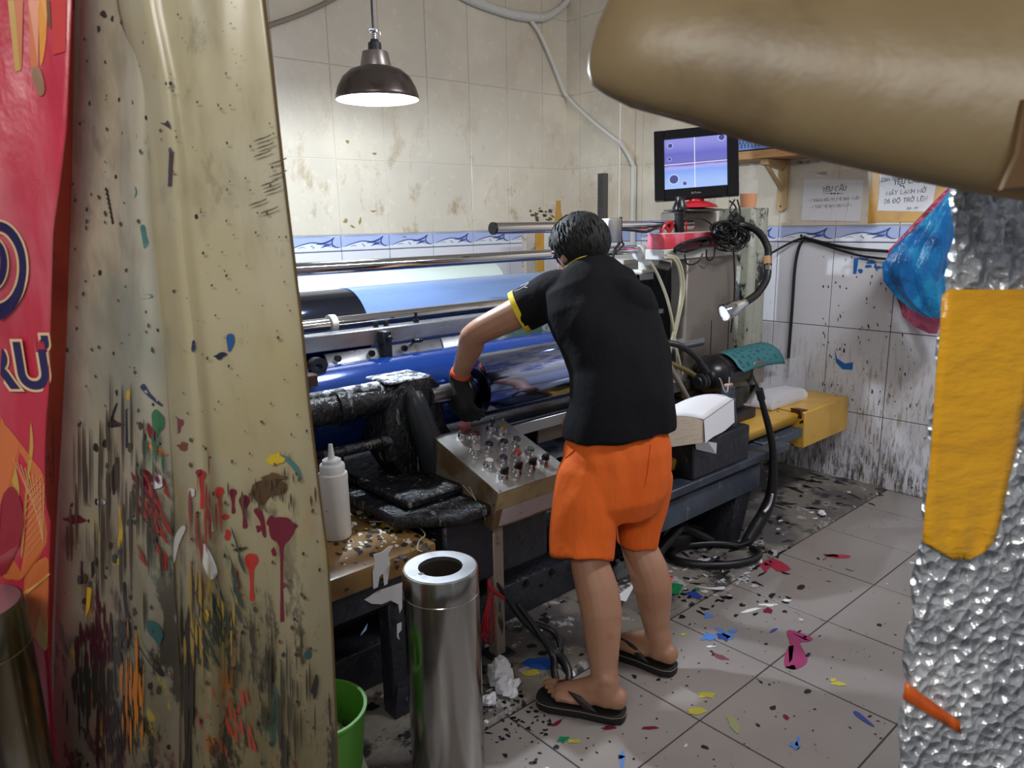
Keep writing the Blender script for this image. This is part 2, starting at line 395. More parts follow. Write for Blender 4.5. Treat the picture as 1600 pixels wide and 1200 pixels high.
splat_wall((40, 110, 190), [[(1304,546),(1308,560),(1320,568),(1333,566),(1332,578),(1316,577),(1306,566)], [(1334,404),(1342,402),(1338,428),(1333,428)], B(1350,405,10,2,.1), B(1362,410,8,3), B(1345,424,4,4), B(1372,418,7,3), B(1384,412,6,2), B(1356,416,6,2)])
pl = [B(rr.uniform(1285, 1440), rr.uniform(400, 640), rr.uniform(.5, 1.3), rr.uniform(.8, 3.5), rr.uniform(-.2, .2), 7, .4, rr) for k in range(90)]
splat_wall((52, 46, 42), pl)
def splat_wallA(col, polys):
    mb = MB()
    for p in polys: mb.face([at(x, y, Y=YA-.0062) for x, y in p])
    stuff(mb.build('paint_splash', paintmat(col), wa, smooth=False, fix=False))
splat_wallA((150, 128, 78), [B(551,354,4,2,.3), [(560,347),(564,338),(565,346),(562,352)], B(540,345,3,5,.5), B(585,240,3,2), B(583,330,5,1.5), B(632,370,4,1), B(543,221,3,3)])
splat_wallA((96, 78, 52), [B(rr.uniform(826, 868), rr.uniform(325, 345), rr.uniform(1, 4), rr.uniform(1, 3), rr.uniform(0, 1), 6, .5, rr) for k in range(22)])
splat_wallA((196, 148, 70), [[(869,314),(876,313),(877,332),(882,350),(866,352),(868,334)]])
# ------------------------------------------------------------------ materials of the machine
m_black = mat('black_painted_iron', (34, 35, 42), .38, layers=[('noise', 5, .5, .7, (46, 52, 62), None), ('fine', 45, .66, .70, (170, 172, 175), (1, 1, .2)), ('spot', 30, .72, .16, (196, 196, 200), None), ('fine', 12, .66, .7, (40, 70, 60), (1, 1, .5), None, .7)], bump=('noise', 28, .35, .02, None), rvar=.25)
m_black_drip = mat('black_iron_with_drips', (24, 24, 29), .3, layers=[('fine', 26, .60, .64, (150, 150, 140), (1, 1, .16)), ('fine', 60, .60, .64, (86, 84, 62), (1, 1, .22)), ('noise', 9, .58, .7, (30, 46, 40), None)], bump=('noise', 40, .6, .03, (1, 1, .5)), rvar=.2)
m_whitecake = mat('white_paint_crust', (206, 210, 218), .5, layers=[('fine', 34, .45, .54, (34, 34, 38), None)], bump=('noise', 60, .5, .02, None))
m_blue_iron = mat('blue_black_painted_beam', (48, 54, 66), .4, layers=[('noise', 4, .45, .65, (66, 76, 90), None), ('fine', 60, .63, .67, (176, 178, 184), (1, 1, .16)), ('noise', 2.2, .66, .72, (84, 44, 84), None), ('spot', 26, .75, .18, (200, 200, 205), None)], bump=('noise', 25, .2, .015, None), rvar=.2)
m_steel = mat('worn_machined_steel', (176, 178, 182), .3, .9, layers=[('noise', 4, .5, .7, (128, 130, 134), (.3, 1, 1))], rvar=.2)
m_steel_paint = mat('steel_with_ink', (168, 170, 174), .35, .6, layers=[('noise', 7, .5, .58, (70, 92, 84), None), ('noise', 5, .62, .66, (176, 96, 150), None), ('spot', 30, .6, .3, (40, 60, 150), None), ('spot', 24, .7, .25, (226, 226, 220), None), ('fine', 22, .6, .64, (40, 44, 44), None)], rvar=.2)
m_chrome = mat('polished_chrome', (206, 206, 210), .11, 1, layers=[('fine', 12, .55, .7, (170, 168, 164), (.15, 1, 1), None, .6)], rvar=.1)
m_chrome_roll = mat('mirror_cylinder_with_blue_ink', (150, 164, 204), .09, 1, layers=[('fine', 9, .5, .6, (70, 88, 170), (.25, 2, 2)), ('fine', 30, .66, .68, (220, 214, 196), (.1, 2, 2))], rvar=.12)  # streaks put reflected ink blue and beige into the mirror colour
m_blue_roll = mat('ink_blue_roller', (18, 56, 128), .14, .35, layers=[('noise', 3, .45, .7, (14, 42, 100), (.3, 1, 1))], coat=.6)
m_navy_roll = mat('dark_navy_roller', (96, 104, 128), .07, 1)
m_film = mat('grey_film_wrap', (158, 190, 250), .10, .72)
m_cream_roll = mat('cream_film_roll', (196, 206, 194), .42, layers=[('noise', 2, .45, .7, (186, 198, 192), (.2, 1, 1))])
m_grey_sheet = mat('grey_sheet_metal', (138, 130, 122), .45, .35, layers=[('noise', 3, .45, .65, (116, 108, 100), None), ('fine', 30, .66, .7, (70, 62, 56), (1, 1, .3)), ('spot', 22, .8, .12, (50, 44, 40), None)], rvar=.15)
m_green_post = mat('pale_green_paint_flaking', (162, 164, 150), .5, layers=[('fine', 8, .52, .57, (26, 26, 28), (1, 1, .5)), ('fine', 14, .62, .66, (96, 96, 70), (1, 1, .4))], bump=('noise', 20, .3, .02, None))
m_cream_metal = mat('cream_enamel', (214, 212, 202), .45, layers=[('fine', 14, .62, .7, (150, 140, 124), None)])
m_rubber = mat('black_rubber', (26, 26, 28), .45, layers=[('spot', 40, .75, .18, (150, 150, 155), None)])
m_black_pl = mat('black_plastic', (18, 18, 20), .3)
m_yellow_tape = mat('yellow_packing_tape', (214, 168, 66), .3, layers=[('noise', 4, .45, .65, (196, 150, 56), None), ('fine', 16, .64, .68, (96, 66, 40), None), ('spot', 20, .7, .2, (56, 40, 28), None)], rvar=.15)
m_bench = mat('taped_board_with_ink_spatter', (130, 98, 52), .35, layers=[('noise', 5, .45, .62, (104, 78, 44), None), ('spot', 34, .25, .38, (34, 28, 24), None), ('spot', 52, .3, .36, (40, 34, 30), None), ('spot', 40, .55, .3, (222, 218, 206), None), ('fine', 7, .64, .68, (64, 74, 68), None), ('noise', 9, .68, .72, (186, 160, 40), None)], rvar=.2)
m_red_box = mat('pink_red_card', (216, 70, 84), .4, layers=[('noise', 6, .5, .6, (232, 120, 140), None), ('noise', 9, .62, .68, (196, 30, 48), None)])
m_red = mat('red_plastic_film', (186, 34, 44), .35)
m_white_pl = mat('white_plastic', (222, 222, 220), .35, sub=.1)

# ------------------------------------------------------------------ the printing press
press = thing('printing_press', 'long ink-stained printing press with blue and chrome rollers along the back wall', 'printing press', (2.3, 2.2, 0))
def pp(name, mb, m, parent=press, **k): return mb.build(name, m, parent, **k)
AY, AZ = 2.03, .85
# dark bed behind everything
pp('machine_bed', MB().box(.75, 2.35, 1.98, 2.75, .02, .30).box(.75, 3.0, 2.35, 2.85, .30, .52), m_black, bevel=.01)
lb = pp('lower_rail', MB().prism([(.9, 1.84, .012), (.9, 1.84, .15), (.9, 1.90, .165), (.9, 1.98, .165), (.9, 1.98, .012)], (1.35, 0, 0)), m_black, bevel=.005)
for px, py in ((822, 911), (862, 893), (846, 914)):
    q = at(px, py, Y=1.84); pp('bolt_hole', MB().cyl((q.x, 1.842, q.z), (q.x, 1.832, q.z), .012 if py != 914 else .006, seg=14), m_black_pl, lb)
pp('cable_tray', MB().box(1.15, 2.2, 1.86, 1.98, .30, .44).box(1.2, 2.2, 1.80, 1.86, .36, .40), m_black, bevel=.006)
# right bed: flange, beam, leg
fz = at(1045, 775, Y=1.6).z
flange_top = .405
pp('bed_flange', MB().box(2.06, 3.12, 1.60, 2.2, flange_top-.035, flange_top), m_blue_iron, bevel=.004)
pp('bed_flange_end', MB().box(3.0, 3.36, 1.66, 2.0, flange_top-.035, flange_top+.010), m_blue_iron, bevel=.004)
pp('bed_beam', MB().prism([(2.06, 1.625, .235), (2.06, 1.625, .342), (2.06, 1.65, .356), (2.06, 1.9, .356), (2.06, 1.9, .235)], (.86, 0, 0)), m_blue_iron, bevel=.004)
pp('bed_leg', MB().hexa([(2.70,1.64,.012),(2.80,1.64,.012),(2.80,1.95,.012),(2.70,1.95,.012),(2.78,1.64,.3),(2.93,1.64,.36),(2.93,1.95,.36),(2.78,1.95,.3)]), m_black, bevel=.006)
pp('bed_leg', MB().box(2.45, 2.6, 1.95, 2.1, .01, .3), m_black, bevel=.006)
pp('bed_leg', MB().box(3.3, 3.5, 2.0, 2.3, .01, .3), m_black, bevel=.006)
q0 = at(1083, 746, Y=1.61); q1 = at(1171, 700, Y=1.61)
pp('pedestal_block', MB().box(q0.x, q1.x, 1.612, 1.80, flange_top, at(1171, 664, Y=1.61).z), m_black, bevel=.006)
pp('carriage_slide', MB().box(1.95, 2.3, 1.66, 2.1, flange_top, flange_top+.05), m_black, bevel=.006)
# rollers
pp('blue_roller', MB().cylx(1.06, 2.58, 2.30, .80, .15, 64), m_blue_roll)
cyl = pp('chrome_cylinder', MB().cylx(1.60, 2.58, AY, AZ, .113, 64), m_chrome_roll)
pp('cylinder_journal', MB().cylx(1.42, 1.60, AY, AZ, .03, 24), m_steel)
pp('cylinder_journal', MB().cylx(2.58, 3.0, AY, AZ, .035, 24), m_steel)
pp('drip_tray', MB().hexa([(1.52,1.98,.655),(3.0,1.98,.655),(3.0,2.3,.62),(1.52,2.3,.62),(1.52,1.98,.667),(3.0,1.98,.667),(3.0,2.3,.632),(1.52,2.3,.632)]).box(1.52, 3.0, 1.97, 1.985, .645, .69), m_steel, bevel=.002)
pp('tray_apron', MB().box(1.95, 2.52, 2.05, 2.06, .56, .65), m_grey_sheet)
pp('end_stand', MB().box(2.50, 2.80, 2.12, 2.2, .34, .66), m_green_post, bevel=.006)
es = pp('bearing_plate', MB().box(2.42, 2.52, 2.1, 2.13, .36, .58), m_green_post, bevel=.006)
for z in (.54, .44): pp('bolt_hole', MB().cyl((2.47, 2.102, z), (2.47, 2.095, z), .016, seg=14), m_black_pl, es)
pp('ink_tray', MB().box(1.9, 2.4, 1.98, 2.3, .44, .455), m_steel_paint, bevel=.003)
pp('web_roller', MB().cylx(.9, 3.1, 2.86, .965, .195, 64), m_navy_roll)
pp('film_wrap', MB().cylx(at(575, 500, Y=2.68).x, 3.05, 2.86, .965, .199, 64), m_film)
rq = at(768, 420, Y=3.2)
pp('unwind_roll', MB().cylx(1.2, rq.x, 3.22, 1.07, .14, 64), m_cream_roll)
pp('unwind_shaft', MB().cylx(.9, 3.5, 3.22, 1.07, .025, 20), m_steel)
gq = at(470, 512, Y=2.5)
gr = pp('guide_roller', MB().cylx(.9, 3.0, 2.5, 1.065, .026, 24), m_chrome)
gx = at(518, 506, Y=2.5).x
pp('collar', MB().cylx(gx-.012, gx+.012, 2.5, 1.065, .036, 24), m_cream_metal, gr)
cb = pp('chrome_crossbar', MB().cylx(.85, at(992, 395, Y=2.15).x, 2.15, at(470, 421, Y=2.15).z, .0205, 24), m_chrome)
# blade holder
YB = 2.36
z0 = at(520, 536, Y=YB).z
ub = pp('blade_bar', MB().box(.9, 2.84, YB, YB+.07, at(520, 548, Y=YB).z, at(520, 522, Y=YB).z), m_steel, bevel=.004)
for px, py in ((587, 506), (603, 504)):
    q = at(px, py, Y=YB+.035); pp('bolt', MB().cyl((q.x, q.y, ub and at(520,522,Y=YB).z), (q.x, q.y, at(520,522,Y=YB).z+.02), .010, seg=8), m_black_pl, ub)
q = at(650, 500, Y=YB+.03); zt = at(520,522,Y=YB).z
pp('stud', MB().cyl((q.x, q.y, zt), (q.x, q.y, zt+.012), .012, seg=8).cyl((q.x, q.y, zt), (q.x, q.y, zt+.04), .006, seg=10), m_black_pl, ub)
bp = pp('blade_plate', MB().prism([(1.21, YB-.03, at(520, 580, Y=YB-.03).z), (1.21, YB-.005, at(520, 552, Y=YB).z), (1.21, YB+.01, at(520, 552, Y=YB).z), (1.21, YB-.01, at(520, 580, Y=YB-.03).z)], (.50, 0, 0)), m_steel, bevel=.002)
pp('inked_plate', MB().prism([(1.715, YB-.03, at(520, 580, Y=YB-.03).z), (1.715, YB-.005, at(520, 552, Y=YB).z), (1.715, YB+.01, at(520, 552, Y=YB).z), (1.715, YB-.01, at(520, 580, Y=YB-.03).z)], (1.08, 0, 0)), m_steel_paint, bevel=.002)
for px, py in ((527, 560), (580, 552), (631, 544)):
    q = at(px, py, Y=YB-.022); pp('bolt_hole', MB().cyl((q.x, YB-.02, q.z), (q.x, YB-.032, q.z), .012, seg=16), m_black_pl, bp)
q = at(604, 532, Y=YB-.03)
pp('clamp_tab', MB().box(q.x-.018, q.x+.018, YB-.04, YB, q.z-.06, q.z+.035).cyl((q.x+.004, YB-.04, q.z+.01), (q.x+.004, YB-.055, q.z+.01), .011, seg=8), m_black, bevel=.003)
q = at(651, 532, Y=YB-.02)
pp('wing_nut', MB().cyl((q.x, YB, q.z), (q.x, YB-.04, q.z), .008, seg=10).box(q.x-.018, q.x+.018, YB-.038, YB-.028, q.z-.006, q.z+.006), m_black_pl, bevel=.002)
# left end bearing and side plate
q = at(488, 570, Y=2.3)
pp('end_bearing', MB().lathe([(.012, 0), (.03, 0), (.03, .03), (.012, .03)], (q.x, q.y-.05, q.z), (0, 1, 0), close=True), m_black)
pp('side_plate', MB().box(.92, 1.10, 2.2, 2.4, .3, .95), mat('rusty_side_plate', (70, 44, 36), .5, layers=[('noise', 6, .45, .65, (44, 30, 28), None)]), bevel=.004)
# tailstock
ts = pp('tailstock', MB().prism([(1.30, AY-.01, .58), (1.23, AY-.01, .70), (1.25, AY-.01, .88), (1.31, AY-.01, .915), (1.43, AY-.01, .915), (1.465, AY-.01, .88), (1.48, AY-.01, .74), (1.60, AY-.01, .58)], (0, .16, 0)), m_black_drip, bevel=.012, seg=2)
pp('quill', MB().cylx(.9, 1.32, AY+.04, .862, .05, 28).cylx(1.08, 1.13, AY+.04, .862, .056, 28), m_black_drip, ts)
pp('paint_crust', MB().box(1.255, 1.43, AY-.005, AY+.14, .912, .922).limb([(.9, AY+.04, .905), (1.1, AY+.035, .907), (1.24, AY+.03, .905)], [.02, .018, .022], 8, 4), m_whitecake, ts, bevel=.004)
pp('lock_bar', MB().cylx(1.0, 1.2, AY-.02, .735, .018, 12).limb([(1.2, AY-.02, .735), (1.235, AY-.02, .725), (1.245, AY-.02, .67)], .022, 10, 4), m_black_drip, ts)
pp('strut', MB().limb([at(646,612,Y=2.01), at(650,632,Y=2.0), at(666,680,Y=1.99), at(690,745,Y=1.985)], [.026, .038, .048, .056], 20, 3), mat('slate_grey_paint', (40, 44, 50), .4, layers=[('spot', 30, .7, .18, (150, 140, 120), None)]), ts)
pp('tailstock_base', MB().prism([(1.10, 1.78, .535), (1.24, 1.66, .535), (1.62, 1.66, .535), (1.7, 1.8, .535), (1.7, 2.4, .535), (1.10, 2.4, .535)], (0, 0, .035)).box(1.16, 1.66, 1.80, 2.3, .57, .60), m_black_drip, bevel=.008)
pp('saddle_block', MB().box(1.22, 1.66, 1.70, 1.95, .30, .535), m_black, bevel=.01)
pp('saddle_wall', MB().box(1.0, 1.2, 2.25, 2.3, .50, .70).box(1.05, 1.3, 2.2, 2.24, .66, .675), m_black, bevel=.004)
pp('handwheel', MB().lathe([(.001, .0), (.026, .0), (.028, .014), (.050, .016), (.053, .004), (.060, 0), (.066, .005), (.068, .015), (.065, .025), (.058, .029), (.046, .03), (.026, .034), (.001, .034)], (1.55, AY, AZ), (1, 0, 0), 40), m_black_pl)
# right frame
FY = 2.0
x0 = at(1072, 480, Y=FY).x; x1 = at(1149, 480, Y=FY).x
pnl = pp('frame_cover', MB().box(x0, x1, FY, FY+.09, .42, at(1072, 391, Y=FY).z), m_grey_sheet, bevel=.006)
for px in (1111, 1138): 
    q = at(px, 520, Y=FY); pp('seam', MB().box(q.x-.002, q.x+.002, FY-.002, FY+.002, q.z-.2, q.z+.06), m_black_pl, pnl)
pp('gearbox', MB().box(2.64, x0+.25, 2.2, 2.5, .42, 1.20), m_black, bevel=.01)
pp('gearbox_flange', MB().cyl((x0-.12, 2.15, .87), (x0-.12, 2.10, .87), .06, seg=28).box(x0-.24, x0-.06, 2.08, 2.16, 1.0, 1.02), m_steel, bevel=.002)
pp('top_shelf', MB().box(3.02, 3.6, 2.52, 2.8, at(1010, 408, Y=2.52).z-.03, at(1010, 408, Y=2.52).z+.02), m_cream_metal, bevel=.006)
pp('cover_cap', MB().box(at(1036, 395, Y=2.0).x, x1+.01, 1.99, 2.10, at(1072, 397, Y=2.0).z-.02, at(1037, 391, Y=2.0).z+.003), m_cream_metal, bevel=.004)
pxl = at(1151, 500, Y=2.05).x
PX0, PX1 = 3.39, at(1191, 450, Y=2.02).x
pp('green_pillar', MB().prism([(PX0, 2.02, .3), (PX0+.02, 2.0, .3), (PX0+.05, 2.0, .3), (PX0+.06, 2.03, .3), (PX0+.08, 2.03, .3), (PX0+.09, 2.0, .3), (PX1-.01, 2.0, .3), (PX1, 2.02, .3), (PX1, 2.2, .3), (PX0, 2.2, .3)], (0, 0, at(1180, 325, Y=2.02).z-.3)), m_green_post, bevel=.004)
zt = at(1085, 331, Y=2.12).z
pp('head_block', MB().box(at(1064, 350, Y=2.1).x, at(1128, 350, Y=2.1).x, 2.13, 2.22, at(1085, 366, Y=2.1).z, zt), m_grey_sheet, bevel=.006)
pp('turntable', MB().lathe([(.001, 0), (.10, 0), (.14, .006), (.14, .012), (.05, .02), (.001, .02)], (at(1088, 329, Y=2.14).x, 2.16, zt), seg=36), m_grey_sheet)
br = at(1000, 395, Y=2.15)
pp('bar_bracket', MB().lathe([(.001, 0), (.03, 0), (.036, .01), (.036, .035), (.026, .05), (.001, .05)], (br.x-.02, br.y, br.z), (1, 0, 0)).cyl((br.x+.03, 2.15, br.z+.02), (br.x+.03, 2.15, br.z-.08), .026).box(br.x-.02, br.x+.08, 2.12, 2.18, br.z-.09, br.z-.075), m_cream_metal, bevel=.002)
pp('slide_bracket', MB().box(br.x-.09, br.x+.04, 2.10, 2.18, br.z-.12, br.z-.09).box(br.x-.09, br.x-.06, 2.10, 2.18, br.z-.22, br.z-.09), m_steel, bevel=.003)
# upper rod with clamp and toothed rack
u0 = at(771, 357, Y=2.08); u1 = at(1080, 351, Y=2.08)
rod = pp('camera_rail', MB().limb([u0, u1], .021, 24), m_chrome)
pp('end_cap', MB().limb([u0-Vector((.006, 0, 0)), u0+Vector((.004, 0, 0))], .0225, 24), m_black_pl, rod)
cbk = at(951, 360, Y=2.08)
pp('rail_clamp', MB().box(cbk.x-.045, cbk.x+.04, 2.04, 2.12, cbk.z-.05, cbk.z+.05), m_steel, bevel=.008, seg=2)
ra = at(943, 345, Y=2.13); rb = at(949, 271, Y=2.13)
rk = MB().box(ra.x-.012, ra.x+.018, 2.122, 2.15, ra.z-.02, rb.z)
for k in range(26): 
    z = ra.z+(rb.z-ra.z)*k/26; rk.prism([(ra.x-.012, 2.122, z), (ra.x-.02, 2.122, z+.004), (ra.x-.012, 2.122, z+.008)], (0, .028, 0))
pp('toothed_rack', rk, mat('dark_worn_rack', (84, 80, 76), .5, .6, layers=[('fine', 16, .55, .65, (40, 36, 34), (1, 1, .2))]), smooth=False)
pp('red_tie', MB().limb([at(1033,362,Y=2.045), at(1040,350,Y=2.05), at(1050,348,Y=2.045), at(1046,362,Y=2.05), at(1038,352,Y=2.045), at(1030,372,Y=2.05)], .008, 6, 4).limb([at(1062,345,Y=2.045), at(1062,372,Y=2.05), at(1072,372,Y=2.05), at(1072,346,Y=2.05)], .004, 6, 3), m_red)
vq = at(1019, 402, Y=2.1)
pp('air_valve', MB().box(vq.x-.025, vq.x+.03, 2.08, 2.13, vq.z-.035, vq.z+.025).cyl((vq.x, 2.1, vq.z+.02), (vq.x, 2.1, vq.z+.065), .014).cyl((vq.x, 2.1, vq.z+.06), (vq.x, 2.1, vq.z+.085), .02, seg=8), m_cream_metal, bevel=.003)
va = at(1016, 405, Y=2.0)
pp('air_valve_knob', MB().cyl((vq.x+.03, 2.1, vq.z-.03), (vq.x+.075, 2.06, vq.z-.045), .02), m_grey_sheet)
m_hose = mat('cream_air_hose', (190, 186, 158), .4)
for pts in ([(1016,410),(1028,430),(1042,465),(1050,500),(1056,540),(1066,585)], [(1036,403),(1052,404),(1062,425),(1064,460),(1058,495),(1050,530),(1046,560)], [(1040,400),(1056,402),(1066,424),(1068,458),(1061,495),(1052,535)]):
    pp('air_hose', MB().limb([at(x, y, Y=1.97) for x, y in pts], .0065, 8, 5), m_hose)
# lower linkage behind the worker
pp('link_arm', MB().limb([at(1038,535,Y=1.9), at(1062,540,Y=1.86), at(1088,558,Y=1.83), at(1104,582,Y=1.81)], .014, 10, 4), m_black)
pp('link_rod', MB().limb([at(1040,560,Y=1.88), at(1060,595,Y=1.85), at(1084,640,Y=1.8)], .012, 10, 3), m_grey_sheet)
pp('copper_pipe', MB().limb([at(1044,566,Y=1.95), at(1075,580,Y=1.92), at(1092,592,Y=1.9)], .012, 10, 3), mat('dull_brass_pipe', (130, 118, 80), .4, .5))
pp('lower_filler', MB().box(2.45, 2.98, 2.0, 2.3, .338, .60), m_black, bevel=.008)
tp = at(1142, 660, Y=1.66)
pp('tapered_post', MB().lathe([(.001, 0), (.028, 0), (.038, .02), (.042, .05), (.036, .10), (.028, .16), (.028, .20), (.001, .20)], (tp.x, 1.68, at(1142, 672, Y=1.68).z), seg=24), m_blue_iron)
pz = at(1142, 672, Y=1.68).z
pp('terminal_clip', MB().box(tp.x-.02, tp.x+.022, 1.67, 1.69, pz+.2, pz+.212).cyl((tp.x+.005, 1.68, pz+.2), (tp.x+.005, 1.68, pz+.24), .004, seg=10).limb([(tp.x-.018, 1.67, pz+.205), (tp.x-.04, 1.66, pz+.185), (tp.x-.065, 1.66, pz+.20), (tp.x-.075, 1.67, pz+.24), (tp.x-.09, 1.67, pz+.25)], .003, 8, 4), mat('pale_copper_clip', (206, 180, 166), .35, .5), bevel=.002)

# motor on the bed
mo = thing('electric_motor', 'black rounded motor with a belt pulley beside the frame cover', 'motor', (2.9, 1.9, .5))
mc = at(1112, 586, Y=1.86); mx = mc.x; mz = mc.z-.02
MB().lathe([(.001, -.02), (.045, -.02), (.074, .0), (.09, .03), (.097, .06), (.101, .062), (.101, .09), (.094, .092), (.094, .27), (.086, .30), (.001, .31)], (mx, 1.9, mz), (1, 0, 0), 36).build('housing', m_black_pl, mo)
pu = at(1091, 590, Y=1.84)
MB().lathe([(.001, 0), (.022, 0), (.026, .006), (.02, .012), (.036, .016), (.036, .03), (.024, .036), (.036, .042), (.036, .056), (.02, .06), (.02, .1), (.001, .1)], (mx-.085, 1.88, mz-.005), (1, 0, 0), 28).build('pulley', m_black, mo)
MB().box(mx-.02, mx+.30, 1.80, 2.0, .483, .53).box(mx+.02, mx+.26, 1.84, 1.96, .53, mz-.06).build('base', m_black, mo, bevel=.006)
MB().box(mx+.26, mx+.36, 1.80, 1.86, mz-.06, mz+.05).build('terminal_box', m_grey_sheet, mo, bevel=.004)
# teal sheet lying over the motor
def sheet_pts(rows, Ys, n=10):
    G = []
    for r, Yv in zip(rows, Ys): G.append([at(x, y, Y=Yv) for x, y in r])
    G = [catmull(r, 3) for r in G]
    cols = [catmull([G[i][j] for i in range(len(G))], 4) for j in range(len(G[0]))]
    return [[cols[j][i] for j in range(len(cols))] for i in range(len(cols[0]))]
tc = [at(1123, 554, Y=1.90), at(1172, 546, Y=1.95), at(1211, 567, Y=1.85), at(1163, 589, Y=1.775)]
def tpt(u, v, e_=0.0):
    p = tc[0]*((1-u)*(1-v))+tc[1]*(u*(1-v))+tc[2]*(u*v)+tc[3]*((1-u)*v)
    p = p+Vector((0, 0, .022*math.sin(math.pi*min(1, u*.5+v*.5))))
    q = Vector((0, p.y-1.9, p.z-mz)); m_ = .1045
    if q.length < m_: p = Vector((p.x, 1.9, mz))+q.normalized()*m_
    return p+Vector((-.3, -.6, .7))*e_
ts_ = tag(MB().grid([[tpt(u/12, v/12) for u in range(13)] for v in range(13)]).build('backing_sheet', mat('teal_backing_paper', (52, 116, 122), .6, layers=[('noise', 8, .5, .7, (46, 104, 112), None)]), solid=.0018), 'teal printed backing sheet draped over the black motor', 'sheet')
m_tealink = mat('teal_print_ink', (30, 86, 94), .6)
mbp = MB()
for r in range(7):
    for c in range(4):
        u0, v0 = .06+r*.125, .10+c*.23-(.06 if r % 2 else 0); v1 = v0+(.14 if (r+c) % 3 else .08)
        if v0 > 0: mbp.face([tpt(u0, v0, .0015), tpt(u0+.06, v0, .0015), tpt(u0+.06, v1, .0015), tpt(u0, v1, .0015)])
stuff(mbp.build('print_blocks', m_tealink, ts_, smooth=False, fix=False))

# gooseneck lamp
gl = thing('gooseneck_lamp', 'chrome gooseneck work lamp curving down beside the green pillar', 'lamp', (3.4, 1.9, 1.3))
m_goose = mat('black_ribbed_conduit', (24, 24, 26), .4, layers=[('fine', 20, .62, .66, (120, 120, 120), None)])
gp = [at(1132,350,Y=1.98), at(1160,351,Y=1.93), at(1184,362,Y=1.86), at(1199,385,Y=1.80), at(1200,410,Y=1.77), at(1198,435,Y=1.75), at(1185,457,Y=1.74), at(1170,469,Y=1.74), at(1161,474,Y=1.74)]
P = catmull(gp, 14); mbg = MB()
mbg.limb(P, [.0155+.0018*(i % 2) for i in range(len(P))], 12)
mbg.build('gooseneck', m_goose, gl, angle=80)
h0 = at(1160, 475, Y=1.74)
d0 = (h0-CAM).dot(-AX[2]); hd = (at(1122, 494, d=d0-.03)-h0).normalized()
MB().lathe([(.001, -.02), (.016, -.02), (.018, .0), (.024, .012), (.028, .03), (.034, .05), (.036, .085), (.040, .088), (.040, .10), (.034, .10), (.032, .088), (.001, .086)], h0, hd, 28).build('lamp_head', m_chrome, gl)
MB().lathe([(.001, .092), (.032, .092), (.032, .095), (.001, .096)], h0, hd, 24).build('lens', mat('lit_lens', (240, 245, 255), .3, emit=((235, 242, 255), .9)), gl)
MB().limb([at(1199,402,Y=1.78), at(1199.5,414,Y=1.768)], .020, 12).build('tape_band', mat('brown_tape_band', (150, 112, 72), .5), gl)
MB().limb([at(1199,417,Y=1.766), at(1198.5,424,Y=1.76)], .020, 12).build('silver_band', m_chrome, gl)

# monitor on its red wrapped stand
mn = thing('monitor', 'black inspection monitor with blue crosshair screen on a red stand', 'monitor', (3.2, 2.15, 1.5))
ML = [at(1021, 206, d=3.50), at(1156, 194, d=3.40), at(1155, 304, d=3.40), at(1023, 314, d=3.50)]
mo_o = ML[3]; ex = (ML[2]-ML[3]); W_ = ex.length; ex = ex.normalized(); ez0 = (ML[0]-ML[3]); H_ = ez0.length; ey = ez0.normalized(); en = ex.cross(ey).normalized(); ey = en.cross(ex)
FM = frame_m(mo_o, ex, ey, en)
def mf(u, v, w): return FM @ Vector((u*W_, v*H_, w))
def mbox(u0, u1, v0, v1, w0, w1): return [mf(u0,v0,w0), mf(u1,v0,w0), mf(u1,v1,w0), mf(u0,v1,w0), mf(u0,v0,w1), mf(u1,v0,w1), mf(u1,v1,w1), mf(u0,v1,w1)]
bz = MB(); U0, U1, V0, V1 = .125, .865, .15, .865
bz.hexa(mbox(0, 1, 0, 1, -.035, -.004)); bz.hexa(mbox(0, U0, 0, 1, -.006, .006)); bz.hexa(mbox(U1, 1, 0, 1, -.006, .006)); bz.hexa(mbox(U0, U1, 0, V0, -.006, .006)); bz.hexa(mbox(U0, U1, V1, 1, -.006, .006))
bz.build('bezel', mat('glossy_black_bezel', (14, 14, 17), .18), mn, bevel=.003)
MB().hexa(mbox(.12, .88, .1, .9, -.075, -.034)).build('back_shell', m_black_pl, mn, bevel=.012, seg=2)
T = NT('screen_picture'); T.b.inputs['Base Color'].default_value = (0, 0, 0, 1); T.b.inputs['Roughness'].default_value = .25
inv = FM.inverted()
mpn = T.n('ShaderNodeVectorMath', operation='DOT_PRODUCT'); T.put(mpn.inputs[0], T.pos); mpn.inputs[1].default_value = ey/H_
vv = T.math('ADD', mpn.outputs['Value'], -(ey.dot(mo_o))/H_)
mpx = T.n('ShaderNodeVectorMath', operation='DOT_PRODUCT'); T.put(mpx.inputs[0], T.pos); mpx.inputs[1].default_value = ex/W_
uu = T.math('ADD', mpx.outputs['Value'], -(ex.dot(mo_o))/W_)
cr_ = T.n('ShaderNodeValToRGB'); T.put(cr_.inputs[0], T.step(T.math('ADD', vv, T.math('MULTIPLY', T.math('SUBTRACT', T.noise(T.pos, 6), .5), .10)), V0, V1))
e = cr_.color_ramp.elements
for p_, c_ in zip((0, .28, .40, .44, .5, .56, .8, 1), ((170,200,255), (138,170,250), (176,180,248), (150,130,205), (120,110,190), (118,118,200), (112,112,205), (150,150,230))):
    el = e[0] if p_ == 0 else (e[-1] if p_ == 1 else e.new(p_)); el.position = p_; el.color = lin(c_)
T.put(T.b.inputs['Emission Color'], cr_.outputs[0]); T.b.inputs['Emission Strength'].default_value = .95
sc = MB().face([mf(U0, V0, -.002), mf(U1, V0, -.002), mf(U1, V1, -.002), mf(U0, V1, -.002)]).build('screen', T.m, mn, smooth=False, fix=False)
m_line = mat('screen_crosshair', (0, 0, 0), .4, emit=((246, 246, 255), 1.0))
